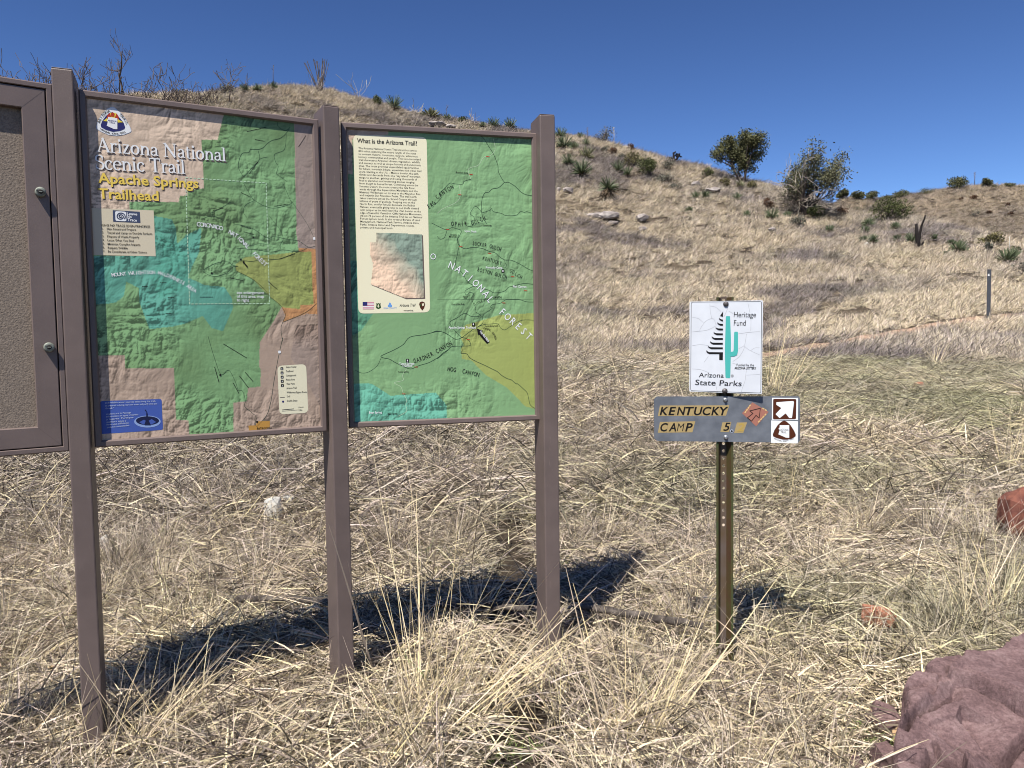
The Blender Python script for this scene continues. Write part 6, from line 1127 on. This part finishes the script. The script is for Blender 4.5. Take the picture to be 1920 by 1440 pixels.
    for i, (x, h, w, lab) in enumerate(R2):
        az = math.atan2(ray(x, 360)[0], 1.0); d = D2 - 3; g = np.array([d * math.sin(az), d * math.cos(az), 0.0]); g[2] = float(hz(g[0], g[1])) - 0.2; s = sc(g) * 1.2; round_tree(g, h * s, w * s, lab, 500 + i, n=1200)
    for i, (x, y, h, w, lab) in enumerate(((1826, 373, 7, 9, 'dark dot of a bush under the far ridge crest'), (1803, 377, 5, 6, 'smallest dark bush left under the far ridge crest'), (1890, 388, 6, 8, 'dark bush high on the far slope at right'), (1856, 402, 6, 7, 'lone dark bush midway down the far slope'), (1895, 405, 7, 9, 'dark bush low on the far slope at right'), (1828, 408, 12, 14, 'thin bare bush in the middle of the far slope'))):
        g = G_(x, y); s = sc(g); shrub(g, h * s, w * s, lab, 560 + i, 'rustleaf' if i != 5 else 'grayleaf', 160, 0.1 if i != 5 else 0.8, ls=0.25)
    # bare skyline trees and brush behind the panels
    for i, (x, h, st, lv, wd, lab) in enumerate(((243, 140, 1, 4, 0.2, 'tall bare dark tree rising behind the left map panel'), (430, 78, 2, 3, 0.4, 'bare sapling on the skyline right of the tall bare tree'), (20, 86, 5, 2, 0.4, 'leafless brush behind the notice case at the far left'), (70, 108, 8, 2, 0.35, 'tall leafless brush between notice case and first post'), (100, 84, 6, 2, 0.35, 'leafless brush touching the first post on its left'), (165, 92, 4, 3, 0.3, 'leafless brush just right of the first post'), (190, 66, 6, 2, 0.4, 'low brush left of the tall bare tree'), (215, 58, 7, 2, 0.5, 'low brush at the foot of the tall bare tree'), (278, 68, 7, 2, 0.45, 'brush right of the tall bare tree'), (300, 88, 4, 3, 0.5, 'leaning bare bush above the panel top edge'), (335, 44, 7, 2, 0.5, 'thin low brush on the skyline above the title lettering'), (365, 48, 7, 2, 0.5, 'second thin brush on the skyline above the title lettering'), (398, 46, 6, 2, 0.5, 'brush left of the bare sapling'), (130, 60, 6, 2, 0.5, 'brush hidden behind the first post'), (252, 44, 8, 2, 0.7, 'dense low brush in front of the tall bare tree'))):
        g = crest(x, -3); s = sc(g); bare_tree(g, h * s, lab, 600 + i, 'bare_tree' if i < 2 else 'bare_shrub', st, lv, width=wd, kids=(2, 4) if i < 2 else (2, 3), minr=0.0075, rad=0.075 if i == 0 else 0.020, cat='bare tree' if i < 2 else 'bare shrub')
    g = crest(604); s = sc(g); bare_tree(g, 58 * s, 'vase shaped ocotillo on the hilltop above the middle post', 700, 'ocotillo', 16, 0, 'twig', 0.26, 0.014, cat='ocotillo', rad=0.022, up=0.06, bend=0.05)
    for x, h, lab, sd in ((672, 54, 'pale dead stems on the skyline above the middle post', 701), (592, 40, 'thin grey ocotillo lower left of the vase shaped one', 702), (780, 28, 'pale thin stems on the skyline left of the golden agave', 703), (885, 30, 'pale thin stems on the skyline right of the golden agave', 704)):
        g = crest(x); s = sc(g); bare_tree(g, h * s, lab, sd, 'dead_shrub', 4, 1, 'twig_pale', 0.3, 0.010, cat='dead shrub', rad=0.014)
    g = crest(1260); s = sc(g); bare_tree(g, 24 * s, 'black dead tree with crooked limbs on the skyline', 705, 'dead_tree', 3, 2, 'burnt', 0.8, 0.03, cat='dead tree', rad=0.09)
    # burnt snag
    g = G_(1722, 467); s = sc(g); mb = MB(); q = lambda x, y, d=0: ((x - 1722) * s, d * s, (467 - y) * s)
    mb.tube([q(1722, 472), q(1721, 455), q(1719, 440), q(1717, 421)], [5.4 * s, 4.4 * s, 3.3 * s, 2.4 * s], M['burnt'], 8); mb.tube([q(1721, 458), q(1724, 445, 1), q(1728, 425, 2), q(1733, 413, 2), q(1735, 405, 2)], [3.2 * s, 2.7 * s, 2.0 * s, 1.6 * s, 1.2 * s], M['burnt'], 7); mb.tube([q(1722, 466), q(1727, 460, -1), q(1731, 454, -1)], [2.6 * s, 2.3 * s, 1.7 * s], M['burnt'], 7)
    o = mb.build('burnt_snag', None); o.location = tuple(g); tag(o, 'charred black forked snag standing in the straw', 'dead tree')
    # dry flower stalks and stakes
    for x, y, h, lab, m_ in ((1101, 258, 26, 'dry agave stalk on the skyline left of the bluish shrub', 'twig'), (1151, 273, 36, 'pale dry stalk on the skyline right of the bluish shrub', 'twig_pale'), (1827, 350, 25, 'thin dry stalk on the far ridge between two trees', 'twig'), (1892, 476, 32, 'thin white stake above the marker post', 'rock_pale')):
        g = crest(x) if y < 280 else G_(x, y)
        if y == 350: az = math.atan2(ray(x, 360)[0], 1.0); g = np.array([D2 * math.sin(az), D2 * math.cos(az), 0.0]); g[2] = float(hz(g[0], g[1]))
        s = sc(g); mb = MB(); mb.tube([(0, 0, -0.1), (0.01 * h * s, 0, h * s * 0.5), (0.0, 0, h * s)], [0.7 * s, 0.55 * s, 0.4 * s], M[m_], 5)
        if m_ != 'rock_pale': [mb.tube([(0, 0, h * s * k), (s * 2.2 * (-1) ** i, 0, h * s * (k + 0.06))], [0.4 * s, 0.3 * s], M[m_], 4) for i, k in enumerate(np.linspace(0.6, 0.95, 5))]
        o = mb.build('stake' if m_ == 'rock_pale' else 'dry_stalk'); o.location = tuple(g); tag(o, lab, 'stake' if m_ == 'rock_pale' else 'dry stalk')
KP += [(1.5644 * -1 + 0.03, 2.66 + 0.06, 0.09), (-0.742 + 0.0, 3.10 + 0.08, 0.09), (0.137 + 0.02, 3.33 + 0.07, 0.09), (SIGNB[0], SIGNB[1], 0.05)]
stones(); sticks(); plants(); build_near(); build_far(); stalks()
